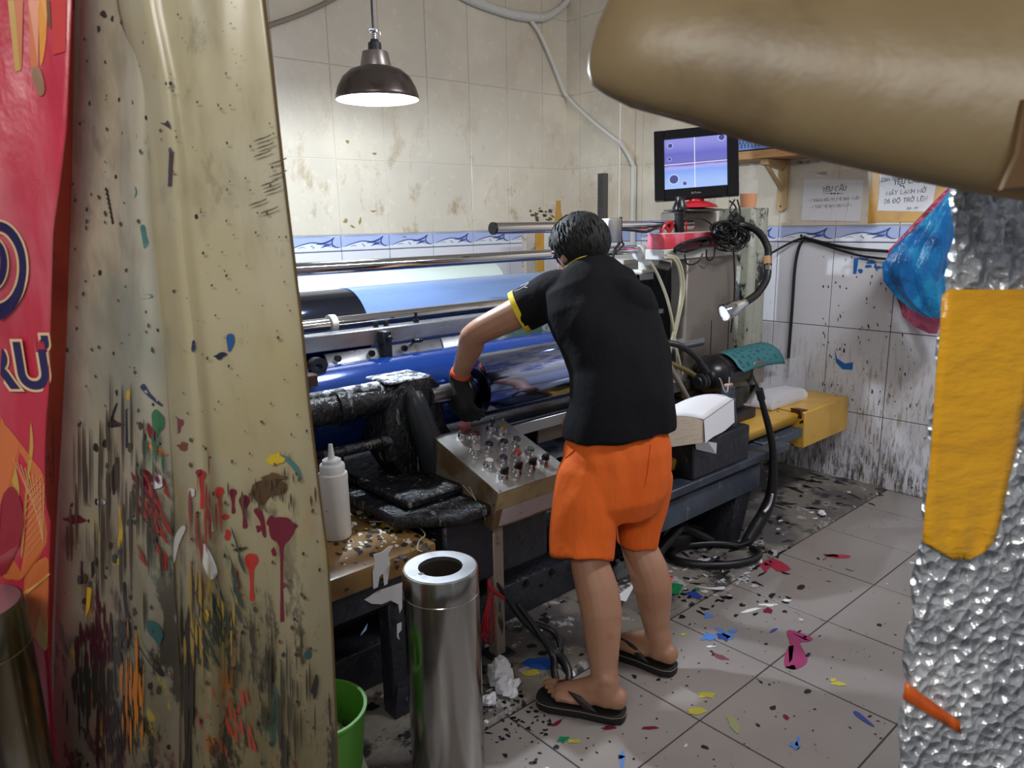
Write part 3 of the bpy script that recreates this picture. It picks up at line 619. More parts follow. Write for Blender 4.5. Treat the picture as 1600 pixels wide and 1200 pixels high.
MB().hexa(mbox(.482, .490, V0, V1, -.0018, -.0012)).hexa(mbox(U0, U1, .50, .508, -.0018, -.0012)).build('crosshair', m_line, mn)
m_sd = mat('screen_dots_dark', (0, 0, 0), .4, emit=((66, 70, 132), 1.0)); m_sg = mat('screen_dots_glow', (0, 0, 0), .4, emit=((196, 206, 255), 1.0))
for (u, v, r) in ((.195, .775, .028), (.185, .585, .02), (.235, .29, .052), (.365, .22, .022), (.805, .83, .036)):
    for rr_, m_, w in ((r*1.22, m_sg, -.0017), (r, m_sd, -.0014)):
        c = mf(u, v, w); MB().face([c+ex*rr_*W_*math.cos(a)+ey*rr_*W_*math.sin(a) for a in [2*math.pi*k/28 for k in range(28)]]).build('register_dot', m_, mn, smooth=False, fix=False)
text('BuTvino', .013, frame_m(mf(.5, .07, .0064), ex, ey, en), mat('grey_print', (130, 130, 138), .5), 'logo', mn, ext=.0002)
sb = mf(.5, 0, -.045)
MB().limb([sb+Vector((0, 0, .02)), Vector((sb.x, sb.y, zt+.05)), Vector((sb.x, sb.y, zt+.02))], [.034, .036, .05], 18, 2).lathe([(.001, .045), (.05, .04), (.09, .024), (.10, .012), (.001, .012)], (sb.x, sb.y, zt+.008)).build('stand', m_red, mn)

tag(MB().lathe([(.001, 0), (.022, 0), (.022, .085), (.024, .087), (.024, .10), (.033, .105), (.033, .115), (.026, .135), (.02, .148), (.02, .165), (.001, .165)], (at(1064, 366, Y=2.02).x, 2.03, at(1064, 366, Y=2.02).z), seg=24).build('camera_lens', m_black_pl), 'black tube lens standing left of the red monitor stand', 'camera lens')
rbx0, rbx1 = at(1037, 380, Y=2.0).x, at(1131, 380, Y=2.0).x
rbz0, rbz1 = at(1037, 391, Y=2.0).z, at(1037, 365, Y=2.0).z
rb_ = thing('red_box', 'pink and red cardboard box under the tangle of black cables', 'box', (rbx0, 2.0, rbz0))
MB().box(rbx0, rbx1, 1.995, 2.09, rbz0+.004, rbz1-.002).build('carton', m_red_box, rb_, bevel=.003)
MB().box(rbx0-.001, rbx1+.001, 1.994, 2.091, rbz1-.003, rbz1+.001).build('lid_flap', mat('pale_card_edge', (224, 196, 186), .6), rb_, bevel=.001)
# cable tangle: each loop its own part of one bundle
ct = thing('cable_bundle', 'tangled bundle of thin black cables hanging beside the red box', 'cable', (3.3, 1.95, 1.3))
rc = random.Random(5)
for k in range(22):
    cxp, cyp = rc.uniform(1130, 1154), rc.uniform(356, 382); rx, ry = rc.uniform(8, 24), rc.uniform(6, 18); a0 = rc.uniform(0, 6)
    pts = [at(cxp+rx*math.cos(a0+t*.8)*(1+.15*math.sin(3*t)), cyp+ry*math.sin(a0+t*.8), Y=1.93+rc.uniform(-.035, .035)) for t in range(9)]
    MB().limb(pts, .0042, 6, 4).build('cable_loop', m_rubber, ct)
for k in range(8):
    cxp, cyp = 1082+rc.uniform(-4, 4), 384+rc.uniform(-4, 4); a0 = rc.uniform(0, 6)
    pts = [at(cxp+26*math.cos(a0+t*.8), cyp-10*math.cos(a0+t*.8)*.7+6*math.sin(a0+t*.8), Y=1.96+rc.uniform(-.02, .01)) for t in range(8)]
    MB().limb(pts, .0045, 6, 4).build('cable_loop', m_rubber, ct)
for pts in ([(1070,398),(1072,410),(1080,414),(1092,408),(1098,396)], [(1104,390),(1104,402),(1109,407),(1116,398),(1116,360),(1104,345),(1086,340),(1070,342)], [(1140,314),(1150,325),(1138,340),(1140,356)], [(1148,312),(1140,330),(1154,345),(1150,360)], [(1152,312),(1156,330),(1152,352)], [(1146,388),(1148,440),(1146,480),(1142,520)]):
    MB().limb([at(x, y, Y=1.96) for x, y in pts], .004, 6, 5).build('cable_loop', m_rubber, ct)
tag(MB().limb([at(970,339,Y=2.05), at(970,360,Y=2.05), at(969,378,Y=2.05), at(959,395,Y=2.05), at(957,420,Y=2.05), at(954,430,Y=2.05)], .006, 8, 5).limb([at(970,360,Y=2.05), at(972,378,Y=2.05), at(974,383,Y=2.05), at(960,396,Y=2.05)], .004, 6, 4).build('rod_cable', m_rubber), 'thin black cable tied over the upper chrome rod behind the worker', 'cable')
tag(MB().limb([at(966,358,Y=2.05), at(990,360,Y=2.05), at(1010,362,Y=2.05), at(1030,354,Y=2.05), at(1040,350,Y=2.05)], .006, 8, 5).build('rail_cable', m_rubber), 'black cable sagging below the upper chrome rod to its red tie', 'cable')
# drink cup on the green pillar
cq = at(1178, 330, Y=2.1); cz = at(1178, 325, Y=2.02).z+.001
cu_ = thing('drink_cup', 'clear plastic cup of orange drink on top of the green pillar', 'cup', (3.50, 2.1, cz))
prof = [(.033, 0), (.046, .10), (.0475, .1)]
MB().lathe([(.001, .001), (.040, .001), (.050, .13), (.053, .131), (.0505, .133), (.038, .003), (.001, .003)], (3.50, 2.1, cz), seg=28).build('cup_wall', mat('clear_plastic', (236, 236, 232), .2, alpha=.12), cu_)
MB().lathe([(.001, .004), (.0375, .004), (.0435, .072), (.001, .072)], (3.50, 2.1, cz), seg=28).build('tea', mat('orange_tea', (232, 140, 30), .2), cu_)
MB().limb([(3.50, 2.1, cz+.13), (3.49, 2.1, cz+.16), (3.51, 2.09, cz+.19), (3.50, 2.1, cz+.22)], [.047, .04, .02, .006], 14, 3).build('film_bag', mat('clear_film', (232, 232, 230), .3, alpha=.10), cu_)
# ------------------------------------------------------------------ control console
m_ss = mat('brushed_steel_panel', (184, 182, 178), .32, .75, layers=[('noise', 7, .5, .65, (150, 148, 146), None), ('spot', 60, .7, .2, (60, 50, 50), None), ('fine', 24, .64, .68, (110, 96, 110), None)], rvar=.2)
m_cside = mat('grimy_steel_box', (148, 134, 118), .42, .45, layers=[('noise', 9, .48, .62, (122, 98, 66), None), ('spot', 40, .7, .25, (48, 36, 28), None), ('fine', 16, .62, .67, (84, 64, 44), None)], rvar=.15)
m_ctape = mat('grey_pink_tape_strip', (178, 166, 168), .4, layers=[('fine', 30, .62, .68, (90, 82, 78), None)])
m_cfront = mat('aged_khaki_metal', (170, 154, 112), .42, .2, layers=[('noise', 8, .5, .65, (150, 130, 90), None), ('spot', 40, .7, .2, (60, 48, 36), None)])
A0 = Vector((1.374, 1.62, .622)); tl = math.atan2(.108, .33)
cx_, cy_ = Vector((1, 0, 0)), Vector((0, math.cos(tl), math.sin(tl))); cz_ = cx_.cross(cy_)
CW, CL, CH = .306, .348, .150
con = thing('control_console', 'tilted steel control console with rows of round buttons on a single post', 'control console', (1.45, 1.71, 0))
def cpt(u, v, w): return A0 + cx_*u + cy_*v + cz_*w
def cbox(u0, u1, v0, v1, w0, w1): return [cpt(u0,v0,w0), cpt(u1,v0,w0), cpt(u1,v1,w0), cpt(u0,v1,w0), cpt(u0,v0,w1), cpt(u1,v0,w1), cpt(u1,v1,w1), cpt(u0,v1,w1)]
hs = cbox(0, CW, 0, CL, -CH, -.003)
body = MB().hexa(hs).build('housing', m_cside, con, bevel=.003)
MB().hexa(cbox(.002, CW-.002, -.0015, .004, -.07, -.004)).build('front_strip', m_cfront, body)
MB().hexa(cbox(.03, CW-.012, -.002, .004, -.138, -.072)).build('tape_strip', m_ctape, body)
MB().hexa(cbox(-.002, CW+.002, -.002, CL+.002, -.003, .0)).build('lid_plate', m_ss, con, bevel=.001)
for px, py in ((681, 681), (781, 768), (886, 734), (786, 655), (835, 749)):
    r = ray(px, py); k = (A0-CAM).dot(cz_)/r.dot(cz_); q = CAM+r*k
    MB().cyl(q, q+cz_*.004, .005, seg=10).build('screw', m_steel, con)
btn = [(723,683,'mush','r'), (742,685,'push','r'), (767,672,'lever','k'), (784,674,'push','y'), (763,701,'push','k'), (786,697,'push','k'), (806,693,'push','g'), (742,709,'push','c'), (763,728,'push','c'), (785,722,'push','b'), (807,714,'push','r2'), (827,709,'push','g'), (850,724,'sel','k'), (830,731,'sel','k'), (808,738,'sel','k'), (786,746,'sel','k')]
bc = {'r': (84, 24, 30), 'y': (140, 118, 40), 'k': (26, 24, 26), 'g': (48, 66, 56), 'c': (160, 152, 150), 'b': (52, 48, 70), 'r2': (186, 66, 52)}
for px, py, kind, c in btn:
    r = ray(px, py); k = (A0-CAM).dot(cz_)/r.dot(cz_); q = CAM+r*k
    ring = MB().lathe([(.001, 0), (.019, 0), (.019, .006), (.0165, .009), (.0165, .020), (.0135, .020), (.001, .017)], q, cz_, 20).build('button_ring', m_chrome, con)
    mt = mat('button_'+{'r': 'dark_red', 'y': 'olive', 'k': 'black', 'g': 'green', 'c': 'clear', 'b': 'indigo', 'r2': 'red'}[c], bc[c], .35)
    if kind == 'mush': MB().lathe([(.014, .014), (.016, .022), (.022, .03), (.023, .044), (.018, .049), (.001, .050)], q, cz_, 20).build('mushroom_button', mt, ring)
    elif kind == 'push': MB().lathe([(.013, .014), (.0138, .022), (.012, .0245), (.001, .025)], q, cz_, 18).build('button_cap', mt, ring)
    elif kind == 'lever':
        MB().cyl(q, q+cz_*.035, .005, seg=10).ell(q+cz_*.04, cx_*.010, cy_*.010, cz_*.010, 14, 8).build('lever_knob', mt, ring)
    else:
        MB().lathe([(.013, .014), (.0138, .022), (.001, .023)], q, cz_, 18).prism([q+cx_*a+cy_*b+cz_*.021 for a, b in ((-.0135, -.004), (.0135, -.004), (.0135, .004), (-.0135, .004))], cz_*.016).build('selector_knob', mt, ring)
MB().box(1.408, 1.452, 1.695, 1.737, .0105, .53).build('post', mat('paint_stained_post', (158, 144, 132), .42, .2, layers=[('fine', 20, .55, .62, (70, 60, 54), (1, 1, .3)), ('fine', 9, .62, .66, (140, 128, 60), (1, 1, .2)), ('spot', 46, .6, .2, (50, 40, 40), None)]), con, bevel=.004)
MB().box(1.385, 1.475, 1.67, 1.76, .0105, .018).build('foot_plate', m_black, con, bevel=.002)
MB().limb([cpt(-.003, .16, -.075), cpt(-.006, .10, -.08), cpt(-.005, .06, -.095), cpt(-.004, .03, -.12)], .0014, 5, 4).build('loose_wire', mat('pale_wire', (206, 196, 180), .4), con)
MB().limb([cpt(-.004, .13, -.06), cpt(-.008, .09, -.078), cpt(-.004, .055, -.1)], .0012, 5, 4).build('loose_wire', MATS['pale_wire'], con)
tas = thing('red_tassel', 'frayed red plastic string tied round the console post', 'string', (1.42, 1.69, .3))
rt = random.Random(2); k0 = at(767, 920, Y=1.68)
MB().limb([at(764,905,Y=1.685), k0, at(790,935,Y=1.682)], [.005, .008, .004], 7, 3).build('knot', m_red, tas)
for k in range(11):
    x = rt.uniform(748, 772)
    MB().limb([k0, at((767+x)/2+rt.uniform(-3, 3), 955, Y=1.67), at(x, rt.uniform(985, 1015), Y=1.675)], .0022, 5, 4).build('strand', m_red, tas)

# ------------------------------------------------------------------ left bench, bottle, bin, steel rollers
be = thing('work_bench', 'low bench with brown taped top spattered in ink on a black frame', 'bench', (.85, 1.85, .0))
MB().box(.42, 1.155, 1.65, 2.16, .455, .52).build('taped_top', m_bench, be, bevel=.008, seg=2)
MB().box(.42, 1.16, 1.665, 1.70, .375, .453).build('frame_rail', m_black, be, bevel=.004); MB().box(.42, 1.16, 2.1, 2.14, .375, .453).build('frame_rail', m_black, be, bevel=.004)
for x, y in ((1.0, 1.70), (.50, 1.70), (1.0, 2.1), (.50, 2.1)): MB().box(x, x+.065, y-.02, y+.04, .0105, .38).build('leg', m_black, be, bevel=.004)
MB().hexa([(.99,1.66,.012),(1.07,1.66,.012),(1.07,1.72,.012),(.99,1.72,.012),(1.03,1.69,.16),(1.07,1.69,.16),(1.07,1.72,.16),(1.03,1.72,.16)]).build('gusset', m_black, be)
m_wp = mat('dried_white_paint', (206, 204, 206), .45)
def splat_y(name, Yv, polys, m, parent):
    mb = MB()
    for p in polys: mb.prism([at(x, y, Y=Yv) for x, y in p], (0, -.0015, 0))
    return stuff(mb.build(name, m, parent, smooth=False))
splat_y('paint_run', 1.649, [[(583,866),(596,863),(608,853),(614,853),(606,866),(609,880),(605,912),(600,915),(598,896),(593,900),(590,917),(583,920),(582,893),(586,878)]], m_wp, be)
splat_y('paint_run', 1.664, [[(569,937),(590,923),(628,910),(628,950),(624,958),(622,944),(610,938),(596,944),(580,943)], [(620,975),(627,972),(627,984),(622,990),(624,1000),(620,995)]], m_wp, be)
splat_y('paint_run', 1.6645, [[(564,990),(574,974),(572,984),(563,993)]], paintmat((150, 190, 226)), be)
mb = MB()
for p in ([(590,818),(640,812),(652,822),(628,830),(600,826)],): mb.face([at(x, y, Z=.5208) for x, y in p])
mb.build('paint_pool', paintmat((176, 150, 34)), be, smooth=False, fix=False)
mb = MB(); rb2 = random.Random(9)
for k in range(70):
    x, y = rb2.uniform(545, 640), rb2.uniform(795, 860); s = rb2.uniform(1, 3.6); mb.face([at(a, b, Z=.5209) for a, b in blob(x, y, s*1.3, s*.8, 0, 7, .4, rb2)])
stuff(mb.build('paint_flake', paintmat((214, 210, 200)), be, smooth=False, fix=False))
mb = MB()
for k in range(80):
    x, y = rb2.uniform(520, 680), rb2.uniform(800, 880); s = rb2.uniform(1, 4); mb.face([at(a, b, Z=.5210) for a, b in blob(x, y, s*1.5, s*.8, 0, 7, .4, rb2)])
stuff(mb.build('paint_fleck', paintmat((34, 28, 26)), be, smooth=False, fix=False))
MB().limb([at(577,815,Z=.523), at(620,816,Z=.523), at(650,822,Z=.523), at(664,835,Z=.523), at(655,845,Z=.523), at(652,858,Z=.523), at(660,862,Z=.522)], .002, 6, 5).build('string', mat('grey_string', (176, 166, 148), .6), be)
bo = at(527, 838, Z=.52)
sq = thing('squeeze_bottle', 'white plastic squeeze bottle with nozzle on the taped bench', 'bottle', (bo.x, bo.y, .5215))
MB().lathe([(.001, 0), (.040, 0), (.043, .004), (.0425, .17), (.0435, .185), (.042, .197), (.034, .202), (.001, .202)], (bo.x, bo.y, .5215), seg=36).build('body', mat('translucent_white_plastic', (222, 220, 214), .4, sub=.3, layers=[('spot', 34, .8, .2, (96, 92, 84), None)]), sq)
MB().lathe([(.001, .200), (.0365, .200), (.0365, .222), (.034, .226), (.028, .228), (.027, .238), (.022, .241), (.011, .243), (.009, .250), (.006, .285), (.001, .286)], (bo.x, bo.y, .5215), seg=32).build('nozzle_cap', m_white_pl, sq)

m_roll = mat('brushed_steel_roller', (178, 176, 172), .2, 1, layers=[('noise', 3.2, .46, .6, (124, 116, 96), (1, 1, .5)), ('fine', 40, .58, .66, (196, 194, 192), (1, 1, .08))], rvar=.16)
def steel_roller(c, h, r, label, notch):
    t = thing('steel_roller', label, 'roller', (c.x, c.y, 0), 'hollow steel rollers standing on end')
    z = .0005
    MB().lathe([(.6*r, 0), (r*.985, 0), (r, .003), (r, h-.062), (r-.0012, h-.06), (r, h-.058), (r, h-.006), (r*.97, h), (.6*r, h)], (c.x, c.y, z), seg=72, close=True).build('shell', m_roll, t, angle=30)
    MB().lathe([(.58*r, h-.012), (.93*r, h-.012), (.93*r, h+.0015), (.58*r, h+.0015)], (c.x, c.y, z), seg=64, close=True).build('end_ring', m_steel, t, angle=30)
    MB().lathe([(.57*r, 0), (.6*r, 0), (.6*r, h-.008), (.57*r, h-.008)], (c.x, c.y, z), seg=48, close=True).build('bore', mat('dark_bore', (62, 54, 46), .5, .3), t)
    MB().box(c.x-.58*r-.008, c.x-.55*r, c.y-.006, c.y+.006, h-.014, h+.0025).build('keyway', m_black_pl, t)
steel_roller(at(688, 886, Z=.615), .615, .0925, 'polished steel roller with hollow end standing in front of the bench', 1)
rc_ = at(-60, 952, D=.88)
steel_roller(rc_, rc_.z, .07, 'steel roller mostly out of frame in front of the red banner', 1)
gb = at(497, 1108, Z=.28)
bn = thing('waste_bin', 'round green plastic bin stained with ink beside the steel roller', 'bin', (gb.x, gb.y, 0))
m_green = mat('green_plastic_inked', (98, 168, 58), .4, layers=[('noise', 7, .58, .66, (130, 190, 70), None), ('noise', 10, .66, .7, (24, 60, 50), None), ('spot', 20, .7, .3, (26, 40, 36), None)])
MB().lathe([(.001, 0), (.085, 0), (.112, .272), (.117, .276), (.117, .283), (.109, .283), (.082, .008), (.001, .008)], (gb.x, gb.y, .001), seg=48).build('shell', m_green, bn)
MB().limb([(gb.x+.06, gb.y-.04, .05), (gb.x+.04, gb.y-.01, .16), (gb.x-.02, gb.y+.05, .25)], [.05, .045, .02], 8, 3).build('waste_film', mat('crumpled_clear_film', (196, 192, 170), .25, bump=('noise', 30, .8, .03, None)), bn)

# ------------------------------------------------------------------ right bench, papers, wipes
rbn = thing('taped_board', 'yellow taped board along the press bed ending in a square box', 'board', (3.0, 1.85, .42))
MB().prism([(2.2, 1.70, .43), (2.2, 1.69, .475), (2.2, 1.705, .482), (2.2, 2.0, .482), (2.2, 2.0, .43)], (1.17, 0, 0)).build('board_top', m_yellow_tape, rbn, bevel=.003)
MB().box(3.385, 3.86, 1.665, 1.93, .305, .487).build('end_box', m_yellow_tape, rbn, bevel=.004)
MB().prism([at(1250,640,Y=1.68), at(1262,640,Y=1.68), at(1268,660,Y=1.68), at(1263,690,Y=1.68), at(1256,668,Y=1.68)], (0, .05, 0)).build('torn_edge', mat('torn_brown_card', (96, 58, 34), .7), rbn, smooth=False)
MB().box(2.3, 3.3, 1.74, 1.98, .418, .428).build('board_support', m_black, rbn, bevel=.004)
# stack of folded white sheets on the pedestal block
zt0 = at(1171, 664, Y=1.61).z+.001
m_paper = mat('white_wipe_paper', (232, 232, 236), .7); m_paper_s = mat('stack_edge_beige', (206, 192, 172), .7, layers=[('fine', 40, .5, .62, (186, 170, 150), (.4, .4, 4))])
ps = thing('paper_stack', 'thick bent stack of white paper wipes on the black pedestal block', 'paper', tuple(at(1110, 690, Y=1.58)))
Ft, Rt, Lt = at(1099, 656, Y=1.575), at(1146, 652, Y=1.66), at(1018, 650, Y=1.66)
Lt.z = Rt.z = Ft.z = at(1099, 656, Y=1.575).z
def ptop(u, v, dz=0.0): 
    p = Ft+(Rt-Ft)*u+(Lt-Ft)*v; return p+Vector((0, 0, .045*math.sin(math.pi*min(1, v*.8+.0))*(.6+.4*math.sin(math.pi*u))+.012*u+dz))
def pbot(u, v): 
    p = ptop(u, v); return Vector((p.x, p.y-.006, zt0+.016+.012*(1-v)*(1-u)*0))
N_ = 8
top = [[ptop(u/N_, v/N_) for u in range(N_+1)] for v in range(N_+1)]
MB().grid([[ptop(0, v/N_) for v in range(N_+1)], [pbot(0, v/N_) for v in range(N_+1)]]).grid([[ptop(1, v/N_) for v in range(N_+1)], [pbot(1, v/N_) for v in range(N_+1)]]).grid([[ptop(u/N_, 1) for u in range(N_+1)], [pbot(u/N_, 1) for u in range(N_+1)]]).grid([[ptop(u/N_, 0, -.002) for u in range(N_+1)], [pbot(u/N_, 0) for u in range(N_+1)]]).grid([[pbot(u/N_, v/N_) for u in range(N_+1)] for v in range(N_+1)]).grid(top).build('stack_body', m_paper_s, ps, smooth=False, fix=False)
MB().grid([[ptop(u/N_, 0)-Vector((.003, .005, .001)) for u in range(N_+1)], [pbot(u/N_, 0)+Vector((-.004+.002*u/N_, -.009, .004*math.sin(u))) for u in range(N_+1)]]).build('front_sheet', m_paper, ps, smooth=False, solid=.0015, fix=False)
MB().grid([[ptop(u/N_, v/N_, .0025)-Vector((.002, .004, 0))*(1 if v == 0 else 0) for u in range(N_+1)] for v in range(N_+1)]).build('top_sheet', m_paper, ps, solid=.0015, fix=False)
MB().face([at(1084,680,Y=1.59), at(1106,690,Y=1.568), at(1120,692,Y=1.575), at(1119,709,Y=1.585), at(1088,702,Y=1.60)]).build('hanging_sheet', m_paper, ps, smooth=False, solid=.001)
# wipes in a clear bag
wp = thing('wipe_pack', 'white wipes in an open clear plastic bag at the wall end of the board', 'bag', tuple(at(1215, 622, Y=1.88)))
w0, w1 = at(1190, 622, Y=1.86), at(1246, 612, Y=1.86)
MB().prism([(w0.x, 1.80, .484), (w0.x, 1.80, .51), (w0.x+.04, 1.80, .545), (w0.x+.14, 1.80, .56), (w1.x-.04, 1.80, .545), (w1.x, 1.80, .52), (w1.x+.01, 1.80, .484)], (0, .12, 0)).build('wipes', m_paper, wp, bevel=.01, seg=2)
bg = [[(1186,600),(1198,575),(1225,562),(1258,553)], [(1175,612),(1192,592),(1222,580),(1259,578)], [(1166,628),(1185,615),(1218,605),(1257,605)], [(1160,632),(1185,636),(1215,630),(1256,622)]]
MB().grid(sheet_pts(bg, (1.93, 1.86, 1.79, 1.76))).build('clear_bag', mat('clear_bag_film', (216, 216, 222), .15, alpha=.2, bump=('noise', 12, .6, .03, None)), wp, fix=False, solid=.0006)

# ------------------------------------------------------------------ hoses and litter on the floor
m_blackhose = mat('black_hose', (22, 22, 25), .4, layers=[('spot', 34, .7, .16, (150, 150, 156), None)])
hz = thing('hanging_hose', 'black taped hose hanging down in front of the bed flange', 'hose', tuple(at(1190, 610, Y=1.62)))
MB().limb([at(1176,586,Y=1.70), at(1180,596,Y=1.66), at(1185,606,Y=1.62)], .005, 8, 4).build('wire', m_blackhose, hz)
MB().limb([at(1186,608,Y=1.605), at(1190,624,Y=1.60)], .017, 12).build('joint_sleeve', m_blackhose, hz)
MB().limb([at(1189,622,Y=1.60), at(1195,645,Y=1.59), at(1204,680,Y=1.58), at(1208,712,Y=1.575), at(1206,765,Y=1.575), at(1197,795,Y=1.585), at(1180,825,Y=1.595), at(1163,853,Y=1.60)], [.012, .014, .016, .017, .023, .028, .03, .022], 12, 6).build('hose', m_blackhose, hz)
MB().limb([at(1207,772,Y=1.55), at(1202,790,Y=1.56), at(1194,800,Y=1.565)], .006, 6, 3).build('tape_tail', m_wp, hz)
cpts = [at(1116+70*math.cos(a), 866+17*math.sin(a), Z=.03) for a in [2*math.pi*k/16-.6 for k in range(16)]]
tag(MB().limb(cpts+[at(1172, 846, Z=.05)], .0155, 10, 4).build('hose_coil', m_blackhose), 'loop of black hose lying on the floor under the bed', 'hose')
rh = random.Random(11)
hp = thing('cable_heap', 'heap of thick black cables under the right end of the bed', 'cable', (2.55, 1.75, .01))
for k in range(9):
    x, y = rh.uniform(2.25, 2.5), rh.uniform(1.68, 1.9)
    MB().limb([(x-.1, y+rh.uniform(-.05, .05), .03), (x+.05, y+rh.uniform(-.05, .05), .05+.016*k), (x+.2, y+rh.uniform(-.06, .06), .05+.010*k), (x+.34, y+rh.uniform(-.05, .08), .03)], .02, 10, 4).build('cable', m_rubber, hp)
ph = thing('pedal_hose', 'black foot switch cable reaching from the console post to the sandal', 'cable', (1.5, 1.6, .05))
MB().limb([at(775,910,Y=1.70), at(793,935,Y=1.68), at(815,965,Y=1.64), at(840,990,Y=1.60), at(868,1018,Y=1.55), at(884,1040,Y=1.50), at(888,1060,Y=1.47), at(883,1078,Y=1.455)], [.006, .009, .012, .013, .014, .016, .016, .014], 10, 5).build('cable', m_blackhose, ph)
MB().limb([at(808,943,Y=1.66), at(828,968,Y=1.62), at(846,995,Y=1.58), at(864,1025,Y=1.54), at(866,1050,Y=1.50), at(872,1072,Y=1.47)], [.007, .009, .010, .011, .012, .012], 10, 5).build('cable', m_blackhose, ph)
MB().limb([at(836,975,Y=1.66), at(862,985,Y=1.62), at(874,1003,Y=1.58), at(876,1020,Y=1.56)], .010, 8, 5).build('cable', m_blackhose, ph)
def crumple(c, r, seed, sx=1, sy=1, sz=1):
    mb = MB(); mb.ell(c, (r*sx, 0, 0), (0, r*sy, 0), (0, 0, r*sz), 14, 9)
    for i, v in enumerate(mb.v):
        d = v-Vector(c); n_ = mnoise.noise(d*38/max(r/.04, .3)+Vector((seed, seed*2, 0))); n2 = mnoise.noise(d*90+Vector((seed, 0, 5)))
        mb.v[i] = Vector(c)+d*(1+.75*n_+.35*n2)
        mb.v[i].z = max(mb.v[i].z, .0115)
    return mb
c = at(782, 1052, Z=.045); c2 = at(794, 1072, Z=.03)
cb1 = crumple(c, .037, 3, 1, 1, 1.15); cb2 = crumple(c2, .034, 8)
i = len(cb1.v); cb1.v += cb2.v; cb1.f += [tuple(k+i for k in f) for f in cb2.f]
tag(cb1.build('crumpled_paper', m_paper, smooth=False), 'crumpled white paper on the floor below the console post', 'paper')
tag(crumple(at(764, 1094, Z=.02), .022, 5, 1.2, 1, .8).build('crumpled_paper', m_paper, smooth=False), 'small crumpled white paper beside the standing steel roller', 'paper')
tag(crumple(at(1284, 801, Z=.022), .016, 7, 1.2, 1, .7).build('paper_scrap', m_paper, smooth=False), 'tiny white paper scrap on the stained floor near the right wall', 'paper')
tag(MB().face([at(958,935,Z=.05), at(978,940,Z=.035), at(995,908,Z=.08)]).build('paper_triangle', m_paper, smooth=False, solid=.0012), 'white triangular paper offcut on the floor between the legs', 'paper')
tag(crumple(at(970, 888, Z=.05), .045, 4, .8, .6, 1.0).build('film_scrap', mat('grey_clear_film', (186, 190, 194), .2, alpha=.6), smooth=False), 'crumpled clear film scrap under the bed behind the legs', 'film')
tag(crumple(at(1047, 902, Z=.02), .012, 9).build('orange_scrap', mat('orange_plastic', (226, 96, 30), .4), smooth=False), 'tiny orange scrap on the floor behind the right calf', 'scrap')
tag(MB().face([at(1042,918,Z=.014), at(1056,912,Z=.02), at(1066,917,Z=.016), at(1060,928,Z=.014), at(1046,928,Z=.014)]).build('green_scrap', mat('green_plastic_scrap', (20, 120, 70), .4), smooth=False, solid=.002), 'small green plastic scrap on the floor right of the legs', 'scrap')

# ------------------------------------------------------------------ things on the walls
m_pine = mat('pine_plank', (176, 132, 84), .6, layers=[('fine', 10, .5, .62, (146, 104, 62), (6, .5, 6)), ('spot', 30, .85, .1, (60, 40, 26), None)])
sx_ = XB-.24; sy0, sy1 = at(1150, 240, X=sx_).y, at(1345, 240, X=sx_).y-.5; sz = at(1175, 242, X=sx_).z
sh = thing('wall_shelf', 'pine plank shelf on a wooden bracket above the notices', 'shelf', (XB-.12, (sy0+sy1)/2, sz))
MB().box(sx_, XB-.006, sy1, sy0+.35, sz-.022, sz+.022).build('plank', m_pine, sh, bevel=.003)
q = at(1222, 300, X=XB-.02); bt, bb = sz-.024, at(1218, 331, X=XB-.02).z
m_brk = mat('pale_wood_bracket', (190, 162, 116), .6)
bk = MB().prism([(XB-.006, q.y-.03, bb+.02), (XB-.006, q.y-.012, bb), (XB-.006, q.y+.012, bb), (XB-.006, q.y+.028, bb+.02), (XB-.006, q.y+.028, bt), (XB-.006, q.y-.03, bt)], (-.022, 0, 0)).build('bracket', m_brk, sh, bevel=.003)
MB().prism([(XB-.03, q.y-.02, bt), (XB-.22, q.y-.02, bt), (XB-.22, q.y-.02, bt-.03), (XB-.03, q.y-.02, bt-.05)], (0, .045, 0)).build('bracket_arm', m_brk, bk, bevel=.002)
MB().limb([(XB-.20, q.y, bt-.03), (XB-.03, q.y, bb+.12)], .012, 8).build('brace', m_brk, bk)
for z in (bt-.05, bb+.03): MB().cyl((XB-.028, q.y, z), (XB-.031, q.y, z), .005, seg=8).build('screw', m_black_pl, bk)
m_bask = mat('blue_plastic_basket', (104, 130, 186), .4)
b0, b1 = at(1216, 232, X=sx_+.01).y, at(1140, 232, X=sx_+.01).y; bz0, bz1 = sz+.023, sz+.023+.115
bs = thing('plastic_basket', 'blue slotted plastic basket on the pine shelf behind the monitor', 'basket', (XB-.13, (b0+b1)/2, bz0))
MB().box(sx_+.01, XB-.03, b0, b1, bz0, bz0+.006).build('bottom', m_bask, bs)
for (x_, dx) in ((sx_+.01, .004), (XB-.034, .004)):
    w_ = MB(); w_.box(x_, x_+dx, b0, b1, bz1-.014, bz1).box(x_, x_+dx, b0, b1, bz0, bz0+.016)
    nb = 14
    for r_ in range(3):
        za, zb = bz0+.016+r_*(bz1-bz0-.03)/3, bz0+.016+(r_+1)*(bz1-bz0-.03)/3; w_.box(x_, x_+dx, b0, b1, zb-.004, zb)
        for k in range(nb+1):
            y = b0+(b1-b0)*(k+(.5 if r_ % 2 else 0))/nb; y = min(y, b1-.004); w_.box(x_, x_+dx, y-.004, y+.004, za, zb)
    w_.build('slotted_side', m_bask, bs, smooth=False)
MB().box(sx_+.01, XB-.03, b0-.003, b0+.002, bz0, bz1).build('end_wall', m_bask, bs); MB().box(sx_+.01, XB-.03, b1-.002, b1+.003, bz0, bz1).build('end_wall', m_bask, bs)
MB().box(sx_+.004, XB-.024, b0-.008, b1+.008, bz1-.004, bz1+.004).build('rim', mat('blue_rim', (120, 146, 196), .4), bs) if False else None
